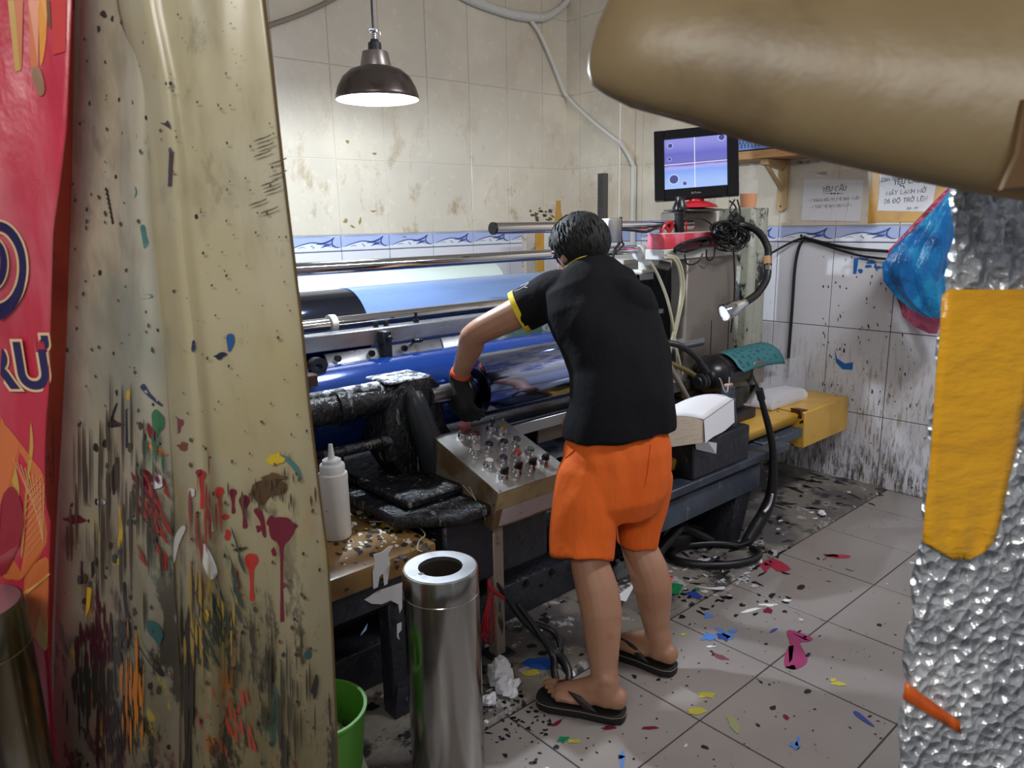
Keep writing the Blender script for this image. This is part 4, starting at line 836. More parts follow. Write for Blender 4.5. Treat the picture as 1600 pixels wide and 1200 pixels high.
tag(crumple((XB-.13, b0-.12, sz+.08), .06, 6, 1.1, 1.5, .9).build('dark_bundle', mat('dark_cloth', (32, 34, 44), .8)), 'dark bundled rag on the shelf right of the blue basket', 'rag')
for o in bpy.data.objects:
    if o.name == 'dark_bundle':
        dz = sz+.0225-min(v.co.z for v in o.data.vertices); o.location.z += dz
# plain sans lettering drawn as thin ribbons: polylines on a 0-1 grid, width per letter
def _arc(cx, cy, rx, ry, a0, a1, n=10): return [(cx+rx*math.cos(R(a0+(a1-a0)*k/n)), cy+ry*math.sin(R(a0+(a1-a0)*k/n))) for k in range(n+1)]
GL = {'Y': (.66, [[(0,1),(.33,.5),(.66,1)], [(.33,.5),(.33,0)]]), 'E': (.55, [[(.55,1),(0,1),(0,0),(.55,0)], [(0,.52),(.48,.52)]]), 'U': (.62, [[(0,1),(0,.3)]+_arc(.31,.3,.31,.3,180,360)+[(.62,1)]]),
      'C': (.68, [_arc(.36,.5,.36,.5,50,310,14)]), 'A': (.7, [[(0,0),(.35,1),(.7,0)], [(.12,.34),(.58,.34)]]), 'M': (.78, [[(0,0),(0,1),(.39,.2),(.78,1),(.78,0)]]), 'L': (.5, [[(0,1),(0,0),(.5,0)]]),
      'N': (.64, [[(0,0),(0,1),(.64,0),(.64,1)]]), 'H': (.62, [[(0,0),(0,1)], [(.62,0),(.62,1)], [(0,.52),(.62,.52)]]), 'O': (.76, [_arc(.38,.5,.38,.5,0,360,20)]), '2': (.55, [_arc(.27,.73,.26,.27,170,-20,8)+[(.02,0),(.55,0)]]),
      '6': (.56, [_arc(.28,.31,.27,.31,0,360,14), [(.02,.36),(.08,.75),(.3,1),(.5,.92)]]), 'D': (.68, [[(0,0),(0,1),(.25,1)]+_arc(.25,.5,.42,.5,90,-90,10)+[(0,0)]]), 'T': (.6, [[(0,1),(.6,1)], [(.3,1),(.3,0)]]),
      'R': (.62, [[(0,0),(0,1),(.35,1)]+_arc(.35,.75,.24,.25,90,-90,8)+[(0,.5)], [(.32,.5),(.62,0)]]), '1': (.3, [[(.02,.78),(.22,1),(.22,0)]]), 'K': (.6, [[(0,0),(0,1)], [(.56,1),(0,.42)], [(.2,.6),(.6,0)]]),
      'V': (.66, [[(0,1),(.33,0),(.66,1)]]), 'S': (.58, [_arc(.29,.75,.26,.25,40,270,8)+_arc(.29,.25,.28,.25,90,-140,9)]), 'I': (.04, [[(.02,0),(.02,1)]]), 'G': (.72, [_arc(.37,.5,.37,.5,50,330,14)+[(.71,.45),(.42,.45)]]), '-': (.3, [[(0,.45),(.3,.45)]]), ' ': (.3, [])}
_hat = lambda w: [(w/2-.2, 1.08), (w/2, 1.26), (w/2+.2, 1.08)]
DI = {'Ê': ('E', '^'), 'Ầ': ('A', '^`'), 'Á': ('A', "'"), 'Ạ': ('A', '.'), 'Ở': ('O', '+?'), 'Ợ': ('O', '+.'), 'Đ': ('D', '='), 'Ộ': ('O', '^.'), 'Ệ': ('E', '^.'), 'Ẫ': ('A', '^~')}
def stroke_text(body, size, mtx, m, name, parent, w=.09, track=.2, shear=0.0):
    mb = MB(); x = 0; segs = []
    for ch in body:
        base, marks = DI.get(ch, (ch, '')); wd, st = GL[base]; st = list(st)
        for k in marks:
            if k == '^': st.append(_hat(wd))
            elif k == '`': st.append([(wd/2+.16, 1.42), (wd/2+.32, 1.24)])
            elif k == "'": st.append([(wd/2-.06, 1.1), (wd/2+.12, 1.32)])
            elif k == '.': st.append([(wd/2-.05, -.2), (wd/2+.05, -.2)])
            elif k == '+': st.append([(wd-.1, .92), (wd+.06, .98), (wd+.08, 1.14)])
            elif k == '?': st.append([(wd/2-.1, 1.34), (wd/2, 1.42), (wd/2+.1, 1.34), (wd/2, 1.22), (wd/2, 1.14)])
            elif k == '=': st.append([(-.12, .52), (.26, .52)])
        for s_ in st: segs.append([(a+x, b) for a, b in s_])
        x += wd+track
    x -= track
    def T_(a, b, e): return mtx @ Vector(((a-x/2+shear*b)*size, (b-.5)*size, e))
    for s_ in segs:
        G = []
        for i, (a, b) in enumerate(s_):
            p, q = s_[max(i-1, 0)], s_[min(i+1, len(s_)-1)]; dx, dy = q[0]-p[0], q[1]-p[1]; l = math.hypot(dx, dy) or 1; dx, dy = dx/l*w/2, dy/l*w/2
            ex_ = 1 if i == len(s_)-1 else (-1 if i == 0 else 0); G.append([T_(a+dx*ex_-dy, b+dy*ex_+dx, .0004), T_(a+dx*ex_+dy, b+dy*ex_-dx, .0004)])
        mb.grid(G)
    return stuff(mb.build(name, m, parent, smooth=False, fix=False))
# notices
def wpt(px, py, e): return at(px, py, X=XB-e)
m_sign = mat('notice_paper', (226, 226, 230), .7); m_ink = mat('print_black', (44, 44, 50), .6); m_pen = mat('pen_blue_grey', (86, 92, 116), .6)
m_ytp = mat('yellow_tape_frame', (206, 156, 58), .35, layers=[('noise', 6, .5, .65, (192, 140, 48), None)])
def notice(name, label, TL, TR, BR, BL, e): 
    t = thing(name, label, 'notice', tuple(wpt(*BL, e)))
    p = [wpt(*c, e) for c in (BL, BR, TR, TL)]
    MB().prism(p, (-.001, 0, 0)).build('paper', m_sign, t, smooth=False)
    return t, p
def sign_frame(px, py, e, ang):
    o = wpt(px, py, e); return frame_m(o, (0, -math.cos(ang), math.sin(ang)), (0, math.sin(ang), math.cos(ang)), (-1, 0, 0))
n1, p1_ = notice('paper_notice', 'white printed notice in a clear sleeve left of the yellow-framed one', (1257, 280), (1350, 281), (1344, 346), (1252, 344), .007)
an = 0.02
stroke_text('YÊU CẦU', .0228, sign_frame(1303, 295, .0085, an), m_ink, 'heading', n1, .17, .22, .12)
MB().limb([wpt(1286, 302, .0085), wpt(1318, 302.5, .0085)], .0012, 6).build('rule', m_ink, n1)
for x in (1299, 1304, 1309): MB().ell(wpt(x, 302.3, .0085), (0, .007, 0), (0, 0, .0045), (.0006, 0, 0), 10, 4).build('ornament', m_ink, n1)
stroke_text('- 1 THÁNG KÊU THỢ VỆ SINH 1 LẦN', .0128, sign_frame(1302, 311.5, .0085, an), m_ink, 'line', n1, .15)
stroke_text('- 1 TUẦN VỆ SINH 12H 1 LẦN', .0128, sign_frame(1297, 322, .0085, an), m_ink, 'line', n1, .15)
slv = [wpt(1254, 268, .012), wpt(1363, 265, .012), wpt(1356, 349, .012), wpt(1247, 347, .012)]
MB().prism(slv[::-1], (-.0006, 0, 0)).build('clear_sleeve', mat('sleeve_film', (234, 234, 238), .15, alpha=.08, bump=('noise', 14, .5, .02, None)), n1, smooth=False)
for pts in ([(1258,271),(1280,274),(1300,279)], [(1310,280),(1318,273),(1340,268),(1360,265)], [(1312,285),(1305,310),(1298,340)], [(1328,305),(1326,325),(1321,342)], [(1268,345),(1278,330)], [(1352,270),(1350,290)]):
    MB().limb([wpt(x, y, .0128) for x, y in pts], [.0005]+[.002]*(len(pts)-2)+[.0005], 5, 3).build('sleeve_crease', mat('sleeve_crease_white', (240, 240, 244), .3), n1)
text('TOSHIBA', .018, sign_frame(1283, 270, .0066, .03), m_pen, 'handwriting', n1, shear=.3) if False else text('1 tháng', .02, sign_frame(1283, 270.5, .0066, .03), m_pen, 'handwriting', n1, shear=.4)
n2, p2_ = notice('paper_notice', 'white notice framed in yellow tape telling to set 26 degrees', (1377, 269), (1466, 272), (1455, 331), (1371, 329), .0085)
for k_, quad in enumerate(([(1361,256),(1376,256),(1370,348),(1356,349)], [(1361,255),(1478,262),(1477,273),(1361,270)], [(1455,270),(1478,270),(1470,347),(1450,347)], [(1358,329),(1472,331),(1470,346),(1357,347)])):
    MB().prism([wpt(*c, .0066+.0006*k_) for c in quad], (-.0004, 0, 0)).build('tape_strip', m_ytp, n2, smooth=False)
stroke_text('YÊU CẦU', .0225, sign_frame(1417, 283, .010, .04), m_ink, 'heading', n2, .17, .22, .12)
stroke_text('MÁY LẠNH MỞ', .0198, sign_frame(1415, 299.5, .010, .04), m_ink, 'line', n2, .13, .24, .08)
stroke_text('26 ĐỘ TRỞ LÊN', .0198, sign_frame(1414, 312.5, .010, .04), m_ink, 'line', n2, .13, .24, .08)
text('Dán ngay!', .026, sign_frame(1393, 279, .010, .10), m_pen, 'handwriting', n2, shear=.35)
MB().limb([wpt(1373, 285.5, .010), wpt(1392, 281.5, .010)], .001, 5).build('pen_stroke', m_pen, n2)
MB().limb([wpt(x, y, .010) for x, y in ((1406,287),(1407,291),(1411,290),(1413,294))], .002, 5, 3).build('pen_stroke', m_ink, n2)
text('lm  m', .022, sign_frame(1425, 325, .010, .05), m_pen, 'handwriting', n2, shear=.3)
hw = MB()
text('Tiền bột 2 cữ', .022, sign_frame(1262, 253, .0062, .04), m_pen, 'handwriting', wb, shear=.4)
splat_wall((70, 60, 54), [[(1294,243),(1298,243),(1298,250),(1295,250)], [(1295,251),(1298,251),(1297,254)]])

# cables and pipes on walls
E_ = .018
tag(MB().limb([wpt(1190, 405, .2), wpt(1215, 390, .08), wpt(1240, 377, .03), wpt(1257, 371, E_)], .0062, 8, 5).build('wall_cable', m_blackhose), 'black cable from the green pillar up to the wall nail', 'cable')
tag(MB().limb([wpt(1257, 371, E_), wpt(1290, 380, E_), wpt(1330, 388, E_), wpt(1380, 392, E_), wpt(1450, 396, E_+.02)], .0075, 8, 5).build('wall_cable', m_blackhose), 'upper black cable swagging right from the wall nail to the blue bag', 'cable')
tag(MB().limb([wpt(1258, 374, E_), wpt(1285, 382, E_), wpt(1320, 393, E_), wpt(1360, 402, E_), wpt(1450, 410, E_+.02)], .006, 8, 5).build('wall_cable', m_blackhose), 'lower black cable swagging right from the wall nail to the blue bag', 'cable')
tag(MB().limb([wpt(1256, 373, E_), wpt(1248, 388, E_), wpt(1242, 420, E_), wpt(1238, 480, E_), wpt(1232, 560, E_), wpt(1230, 590, E_)], .0085, 8, 5).build('wall_cable', m_blackhose), 'black cable hanging straight down the right wall from the nail', 'cable')
tag(MB().cyl(wpt(1257, 368, .004), wpt(1257, 368, .04), .004, seg=8).lathe([(.001, .034), (.008, .034), (.008, .037), (.001, .037)], wpt(1257, 368, .004), (-1, 0, 0), 10).build('wall_nail', m_black_pl), 'dark nail in the right wall holding the black cables', 'nail')
m_pipe = mat('white_pvc', (216, 214, 206), .5)
YP = YA-.03
tag(MB().limb([at(700,-20,Y=YP), at(735,-1,Y=YP), at(770,13,Y=YP), at(800,22,Y=YP), at(825,26,Y=YP), at(850,27,Y=YP), at(870,17,Y=YP), at(884,4,Y=YP), at(895,-15,Y=YP)], [.026, .028, .026, .028, .03, .027, .022, .02, .02], 12, 5).build('taped_pipe', mat('white_tape_wrap', (206, 204, 196), .6, bump=('noise', 30, .6, .02, None))), 'white tape-wrapped pipe high on the back wall', 'pipe')
cw = thing('white_conduit', 'white conduit running down the corner column to the border', 'conduit', (XC, 3.4, 1.9))
MB().limb([at(826,28,Y=YP), at(842,50,Y=YP), at(858,85,Y=YP), at(870,115,Y=YP), at(881,143,Y=YP-.005), at(886,150,Y=YP-.01)], .012, 10, 5).build('hose', m_pipe, cw)
MB().limb([at(885,149,X=XC-.03), at(900,166,X=XC-.02), at(930,193,X=XC-.02), at(958,215,X=XC-.02), at(968,222,X=XC-.03)], .012, 10, 5).build('hose', m_pipe, cw)
MB().limb([at(968,222,X=XC-.03), at(980,240,Y=YC-.02), at(989,258,Y=YC-.025)], .012, 10, 4).build('hose', m_pipe, cw)
pb = at(989, 258, Y=YC-.02)
MB().box(pb.x-.006, pb.x+.026, YC-.03, YC-.007, 1.0, pb.z).build('channel', m_pipe, cw, bevel=.003)
tag(MB().limb([at(400,46,Y=YP), at(460,26,Y=YP), at(500,9,Y=YP), at(540,-12,Y=YP)], .0125, 12, 4).build('drain_pipe', mat('grey_pipe', (140, 128, 114), .45)), 'thin grey pipe sloping up the back wall beside the curtain', 'pipe')
yp = thing('taped_upright', 'dirty white upright with a yellow tape stripe behind the worker', 'post', (at(845, 400, Y=3.4).x, 3.4, 1.2))
for a, b, m_ in ((822, 837, mat('peeling_plaster_strip', (190, 180, 166), .7, layers=[('fine', 14, .5, .6, (110, 96, 78), None)])), (837.5, 850.5, m_ytp), (851, 861, m_cream_metal)):
    xa, xb_ = at(a, 400, Y=3.4).x, at(b, 400, Y=3.4).x; MB().box(xa, xb_, 3.4, 3.44, .0102, at(840, 362, Y=3.4).z).build('strip', m_, yp, bevel=.002)

# ------------------------------------------------------------------ bags on the right wall
def bag(name, label, st, m, X0, squash=.6, seed=1, parent=None, seg=40):
    rg = []
    for (cx, cy, r, rot) in st:
        c = at(cx, cy, X=X0); dpt = (c-CAM).dot(-AX[2]); rr = r*dpt/F; ring = []
        for k in range(seg):
            a = 2*math.pi*k/seg; w = 1+.10*math.sin(a*7+seed)+.06*math.sin(a*13+cy*.02)
            ring.append(c+AX[0]*(rr*w*math.cos(a))+Vector((sy, cy_h, 0))*(rr*squash*w*math.sin(a)))
        rg.append(ring)
    mb = MB(); mb.rings(rg); return mb.build(name, m, parent, fix=True)
cy_h = math.cos(R(41.5217))
m_bluebag = mat('blue_bag_film', (18, 92, 150), .22, layers=[('noise', 7, .45, .6, (34, 130, 176), None), ('noise', 5, .6, .7, (16, 62, 110), None)], trans=0, bump=('noise', 16, .5, .04, (1, 1, .4)))
m_pinkbag = mat('pink_bag_film', (176, 74, 104), .25, layers=[('noise', 8, .5, .62, (128, 62, 66), None)], bump=('noise', 18, .7, .04, None))
bb_ = thing('plastic_bag', 'bulging blue plastic bag hanging on the right wall', 'bag', tuple(at(1450, 420, X=3.66)))
bag('blue_film', '', [(1500, 278, 5, 0), (1496, 292, 7, 0), (1486, 320, 18, 0), (1472, 350, 32, 0), (1456, 385, 50, 0), (1446, 415, 57, 0), (1444, 440, 53, 0), (1450, 465, 42, 0), (1458, 485, 28, 0), (1464, 496, 14, 0)], m_bluebag, 3.66, parent=bb_)
pk = thing('plastic_bag', 'pink plastic bag hanging behind the blue one', 'bag', tuple(at(1450, 440, X=3.78)))
bag('pink_film', '', [(1502, 280, 5, 0), (1492, 292, 9, 0), (1476, 320, 20, 0), (1458, 352, 32, 0), (1436, 390, 44, 0), (1428, 425, 43, 0), (1434, 445, 38, 0), (1440, 470, 34, 0), (1446, 495, 32, 0), (1456, 512, 22, 0), (1462, 521, 10, 0)], m_pinkbag, 3.80, .4, 4, pk)
tag(MB().cyl(at(1502, 276, X=XB-.004), at(1502, 276, X=3.62), .006, seg=8).build('bag_hook', m_black_pl), 'iron hook on the right wall carrying the blue and pink bags', 'hook')

# ------------------------------------------------------------------ pendant lamp
LD = 2.72
lc_ = at(590, 155, d=LD); lx, ly, lz = lc_.x, lc_.y, lc_.z
pl_ = thing('pendant_lamp', 'grey metal pendant lamp lit above the press', 'lamp', (lx, ly, lz))
rs = 65*LD/F
outer = [(rs, .0), (rs*.985, .012), (rs*.93, .04), (rs*.80, .075), (rs*.62, .098), (rs*.44, .108), (rs*.34, .112)]
m_shade = mat('tarnished_shade', (112, 102, 98), .32, .75, layers=[('noise', 9, .45, .65, (74, 66, 64), None)], rvar=.2)
MB().lathe(outer+[(rs*.33, .110)]+[(q_-.003, h_-.003) for q_, h_ in outer[::-1][1:]], (lx, ly, lz), seg=56, close=True).build('shade', m_shade, pl_, angle=60)
MB().lathe([(q_-.0045, h_-.0045+.005) for q_, h_ in outer[:-1]]+[(rs*.3, .108)], (lx, ly, lz), seg=56, close=False).build('white_lining', mat('white_enamel_lining', (235, 235, 240), .4), pl_) if False else None
lin_ = MB(); lp = [(q_-.0046, h_+.001) for q_, h_ in outer[:5]]+[(rs*.40, .101), (.001, .102)]
o_ = Vector((lx, ly, lz)); lin_.rings([[o_+Vector((q_*math.cos(2*math.pi*k/56), q_*math.sin(2*math.pi*k/56), h_)) for k in range(56)] for q_, h_ in lp], cap=False)
lin_.build('white_lining', mat('white_enamel_lining', (238, 238, 242), .4), pl_, fix=False)
MB().lathe([(.001, .105), (rs*.36, .105), (rs*.37, .112), (rs*.30, .162), (.001, .163)], (lx, ly, lz), seg=32).build('neck', mat('grey_pressed_neck', (150, 142, 138), .35, .7), pl_)
MB().lathe([(.001, .16), (rs*.16, .16), (rs*.155, .192), (rs*.10, .197), (rs*.09, .205), (.001, .206)], (lx, ly, lz), seg=24).build('socket', m_black, pl_)
MB().lathe([(.001, .203), (rs*.06, .203), (rs*.06, .225), (rs*.13, .228), (rs*.13, .234), (.001, .236)], (lx, ly, lz), seg=20).build('gland', m_chrome, pl_)
MB().limb([(lx-.022, ly, lz+.222), (lx-.018, ly, lz+.236), (lx+.018, ly, lz+.236), (lx+.026, ly, lz+.222)], .003, 6, 4).build('hanger_clip', m_steel, pl_)
MB().limb([(lx-.004, ly, lz+.232), (lx-.004, ly, lz+.33), (lx+.002, ly, lz+.45), (lx, ly, 3.2)], .0026, 6, 3).build('cord', m_rubber, pl_)
MB().limb([(lx+.004, ly, lz+.232), (lx+.002, ly, lz+.30), (lx+.003, ly, lz+.36)], .003, 6, 3).build('hook_wire', m_steel, pl_)
MB().ell((lx, ly, lz+.03), (.032, 0, 0), (0, .032, 0), (0, 0, .036), 24, 14).build('bulb', mat('lit_bulb', (255, 255, 255), .4, emit=((232, 240, 255), 14)), pl_)
pd = bpy.data.lights.new('pendant_light', 'POINT'); pd.energy = LAMP_POWER; pd.color = (.78, .89, 1.0); pd.shadow_soft_size = .03
po = bpy.data.objects.new('pendant_light', pd); COL.objects.link(po); po.location = (lx, ly, lz-.012)
# ------------------------------------------------------------------ the worker
m_skin = mat('skin', (164, 120, 94), .5, layers=[('noise', 9, .45, .7, (174, 130, 102), None), ('noise', 14, .62, .72, (150, 104, 82), None, None, .6)], sub=.12, bump=('noise', 140, .05, .004, None))
m_shirt = mat('charcoal_tshirt', (17, 17, 21), .9, spec=.2, bump=('noise', 5, .35, .05, (1, 1, .6)))
m_short = mat('orange_shorts', (226, 98, 14), .8, layers=[('noise', 4, .5, .75, (218, 90, 12), None), ('spot', 16, .9, .08, (150, 60, 20), None, None, .5)], bump=('noise', 7, .35, .04, (1, 1, .35)))
m_hair = mat('black_hair', (12, 11, 12), .68, bump=('noise', 70, .5, .012, (1, 1, .25)))
m_trim = mat('yellow_trim', (222, 196, 40), .75)
m_glove = mat('black_knit_glove', (20, 20, 22), .8, bump=('noise', 120, .3, .004, None))
m_sandal = mat('black_sandal', (20, 18, 19), .6)
m_strap = mat('dark_brown_strap', (44, 36, 34), .6)
def rem(name, mb, m, parent, size, it, fac=.5, disp=None):
    o = mb.build(name, m, parent, smooth=True, fix=True); return remesh(o, size, it, fac, disp)
man = thing('person', 'worker seen from behind in charcoal t-shirt and orange shorts, bent over the press with a gloved hand on its handwheel', 'person', (1.62, 1.30, 0))
man['label'] = 'worker in charcoal t-shirt and orange shorts bending over the press'
# joints
aL, kL, hL = Vector((1.462, 1.262, .10)), at(921, 878, d=2.235), at(938, 735, d=2.25)
aR, kR, hR = Vector((1.764, 1.300, .10)), at(999, 856, d=2.40), at(1006, 735, d=2.36)
pel = at(968, 715, d=2.30); st2 = at(966, 640, d=2.32); st3 = at(960, 560, d=2.36); st4 = at(940, 480, d=2.41); nk = at(915, 425, d=2.45); hd_ = at(904, 387, d=2.48)
rgt = Vector((.98, -.2, 0)); fwd = Vector((.2, .98, 0))
shL, elL, wrL = at(862, 462, d=2.42), at(743, 522, d=2.47), at(716, 592, d=2.585)
shR_ = at(985, 478, d=2.40); elR, wrR = shR_+Vector((.08, .08, -.24)), shR_+Vector((.02, .22, -.38))
body = MB()
body.limb([pel, st2, st3, st4, nk], [.09, .085, .085, .08, .05], 18, 3, round_=True)
body.limb([st4+(nk-st4)*.4, nk, nk+(hd_-nk)*.5, hd_], [.062, .057, .055, .055], 14, 3)
# head: skull, jaw, nose, ears, brow, lips
hf = (Vector((.05, .9, -.42))).normalized(); hr = Vector((.99, -.1, 0)); hr = (hr-hf*hr.dot(hf)).normalized(); hu = hr.cross(hf)
body.ell(hd_, hr*.076, hf*.094, hu*.098, 20, 14)
body.ell(hd_+hf*.035-hu*.060, hr*.055, hf*.058, hu*.052, 16, 10)
body.limb([hd_+hf*.088+hu*.012, hd_+hf*.108-hu*.020, hd_+hf*.098-hu*.03], [.008, .013, .012], 8, 2, round_=True)
body.ell(hd_+hf*.088+hu*.022, hr*.05, hf*.012, hu*.010, 12, 6)
body.ell(hd_+hf*.088-hu*.062, hr*.022, hf*.010, hu*.008, 12, 6)
for s in (-1, 1): body.ell(hd_+hr*(.080*s)-hf*.004-hu*.022, hr*.011, hf*.02, hu*.033, 12, 8)
def leg(h, k, a, kd):
    sh_ = (k+a)/2; bk = Vector((.15, -.98, 0))*kd
    body.limb([h+Vector((0, 0, .03)), h+(k-h)*.5, k+(h-k)*.12, k, k+(a-k)*.22+bk*.5, k+(a-k)*.42+bk*.6, k+(a-k)*.66+bk*.25, k+(a-k)*.86, a, a-Vector((0, 0, .03))], [.07, .072, .060, .058, .064, .062, .051, .041, .038, .04], 18, 4, round_=True)
leg(hL, kL, aL, .03); leg(hR, kR, aR, .03)
def foot(a, d, s):
    d = Vector(d).normalized(); sd = Vector((d.y, -d.x, 0)); h = Vector((a.x, a.y, 0))-d*.012
    z = .034
    body.limb([h-d*.022+Vector((0, 0, z+.032)), h+d*.03+Vector((0, 0, z+.036)), h+d*.10+Vector((0, 0, z+.030)), h+d*.15+Vector((0, 0, z+.020))], [.033, .036, .033, .022], 14, 3, round_=True)
    body.limb([a+Vector((0, 0, .02)), h+d*.05+Vector((0, 0, z+.055)), h+d*.12+Vector((0, 0, z+.030))], [.036, .034, .024], 12, 3, round_=True)
    body.limb([h+d*.06+sd*(.022*s)+Vector((0, 0, z+.02)), h+d*.155+sd*(.026*s)+Vector((0, 0, z+.018))], [.020, .019], 10, 2, round_=True)
    body.limb([h+d*.06-sd*(.018*s)+Vector((0, 0, z+.02)), h+d*.15-sd*(.024*s)+Vector((0, 0, z+.016))], [.02, .018], 10, 2, round_=True)
    # s=+1: inner side is +sd
    for i, (o_, L, r) in enumerate(((.030, .060, .0125), (.010, .056, .009), (-.008, .048, .0085), (-.024, .038, .008), (-.038, .026, .0078))):
        b0_ = h+d*(.150-.006*i)+sd*(o_*s)+Vector((0, 0, z+.016))
        body.limb([b0_-d*.02, b0_+d*L*.5+Vector((0, 0, .004)), b0_+d*L+Vector((0, 0, -.006))], [r*1.05, r, r*.85], 8, 2, round_=True)
    return h, d, sd
fL = foot(aL, (-.46, .89, 0), 1); fR = foot(aR, (-.16, .98, 0), -1)
def arm(s_, e, w):
    body.limb([s_, s_+(e-s_)*.5, e, e+(w-e)*.25, e+(w-e)*.7, w], [.06, .052, .043, .045, .034, .028], 14, 4, round_=True)
arm(shL, elL, wrL); arm(shR_, elR, wrR)
# hands: palm and five curled fingers, gloved on the wheel side
def hand(mb, w, pd, nrm, s, curl, sc=1.0, thumb=True):
    pd = Vector(pd).normalized(); nrm = Vector(nrm); nrm = (nrm-pd*nrm.dot(pd)).normalized(); sd = pd.cross(nrm)*s
    pc = w+pd*.05*sc
    mb.limb([w-pd*.015, w+pd*.02*sc, pc, w+pd*.085*sc], [.027*sc, .028*sc, .030*sc, .024*sc], 12, 2, round_=True)
    mb.ell(pc+pd*.015, pd*.048*sc, sd*.042*sc, nrm*.017*sc, 14, 8)
    for i, (o_, L) in enumerate(((.030, .070), (.010, .078), (-.010, .073), (-.029, .056))):
        b_ = w+pd*.088*sc+sd*(o_*sc); P = [b_-pd*.015]; d_ = pd.copy(); p_ = b_
        for kk, fr_ in enumerate((.45, .32, .23)):
            an_ = curl[kk]; d_ = (d_*math.cos(an_)+nrm*math.sin(an_)).normalized() if kk == 0 else (Matrix.Rotation(curl[kk]*(1), 3, sd*1.0 if False else (d_.cross(nrm)).normalized()) @ d_).normalized() if abs(d_.dot(nrm)) < .98 else d_
            P.append(p_.copy()); p_ = p_+d_*(L*fr_*sc)
        P.append(p_)
        mb.limb(P, [.0105*sc, .010*sc, .0095*sc, .009*sc, .0078*sc], 8, 2, round_=True)
    tb = w+pd*.030*sc+sd*.026*sc
    mb.limb([tb, tb+(pd*.5+sd*.75+nrm*.25).normalized()*.032*sc, tb+(pd*.75+sd*.8+nrm*.6).normalized()*.062*sc, tb+(pd*.85+sd*.55+nrm*.95).normalized()*.082*sc], [.014*sc, .0125*sc, .011*sc, .009*sc], 8, 2, round_=True)
wheel_c = Vector((1.56, AY, AZ))
hand(body, wrR, (.2, .8, -.5), (0, -.5, -.85), 1, (.5, .6, .5))
bo_ = rem('body', body, m_skin, man, .0048, 4)
# eyes and lips as small parts
for s in (-1, 1): MB().ell(hd_+hr*(.031*s)+hf*.086+hu*.006, hr*.013, hf*.007, hu*.006, 12, 8).build('eye', mat('eye_dark', (30, 24, 22), .2), man)
MB().ell(hd_+hf*.097-hu*.062, hr*.02, hf*.004, hu*.006, 12, 6).build('mouth', mat('lips', (150, 84, 76), .5), man)
# glove
gm = MB(); pdv = (Vector((1.530, AY-.03, AZ+.01))-wrL); 
hand(gm, wrL, pdv, Vector((.75, -.1, -.6)), -1, (.75, .8, .6), 1.2)
gm.limb([wrL+(elL-wrL)*.10, wrL, wrL+pdv.normalized()*.02], [.034, .034, .032], 14, 2)
gl_ = rem('glove', gm, m_glove, man, .004, 3)
wd = (elL-wrL).normalized()
MB().limb([wrL+wd*.020, wrL+wd*.032], [.0365, .0355], 20).build('cuff', mat('orange_cuff', (214, 84, 50), .7), man)
# t-shirt
def ring_(c, a, b, tilt=Vector((0, 0, 1)), n=40, rv=rgt, e=2.3):
    up = tilt.normalized(); r = (rv-up*rv.dot(up)).normalized(); f = up.cross(r); out = []
    for k in range(n):
        t = 2*math.pi*k/n; ct, st_ = math.cos(t), math.sin(t)
        out.append(c+r*(a*math.copysign(abs(ct)**(2/e), ct))+f*(b*math.copysign(abs(st_)**(2/e), st_)))
    return out
shm = MB()
def S(px, py, d, hw, b, tilt=(0, .05, 1)): return ring_(at(px, py, d=d), hw, b, Vector(tilt))
shm.rings([S(967, 676, 2.30, .186, .132), S(969, 655, 2.305, .184, .132), S(971, 620, 2.315, .176, .126, (0, .15, 1)), S(966, 570, 2.345, .176, .122, (0, .25, 1)), S(954, 520, 2.375, .184, .118, (0, .35, 1)), S(932, 475, 2.405, .186, .110, (-.05, .45, 1)), S(920, 445, 2.43, .175, .098, (-.05, .5, 1)), S(914, 424, 2.45, .125, .080, (-.05, .6, 1)), S(912, 411, 2.46, .070, .066, (-.05, .6, 1))])
slE = shL+(elL-shL)*.42
shm.limb([at(915, 470, d=2.41), at(880, 464, d=2.415), shL, shL+(elL-shL)*.2, slE], [.085, .088, .080, .076, .071], 20, 3)
slR = shR_+(elR-shR_)*.6
shm.limb([at(950, 470, d=2.40), shR_, shR_+(elR-shR_)*.3, slR], [.085, .085, .08, .075], 20, 3)
def wr_(co):
    p = co+Vector((1.62, 1.30, 0))
    return .010*mnoise.noise(Vector((p.x*7+p.z*3, p.y*7, p.z*5)))+.006*mnoise.noise(Vector((p.x*16-p.z*9, p.y*12, p.z*9)))
sh_o = rem('tshirt', shm, m_shirt, man, .006, 5, .5, wr_)
ad = (elL-shL).normalized()
MB().limb([slE-ad*.012, slE+ad*.006], [.0745, .073], 28).build('sleeve_trim', m_trim, sh_o)
nu = Vector((-.05, .6, 1)).normalized(); cpos = at(913, 411, d=2.46)
cr1 = ring_(cpos, .066, .066, nu, 32); cr2 = ring_(cpos+nu*.012, .062, .062, nu, 32); cr3 = ring_(cpos+nu*.012, .052, .052, nu, 32)
MB().rings([cr1, cr2, cr3], cap=False).build('collar', m_trim, sh_o, fix=False)
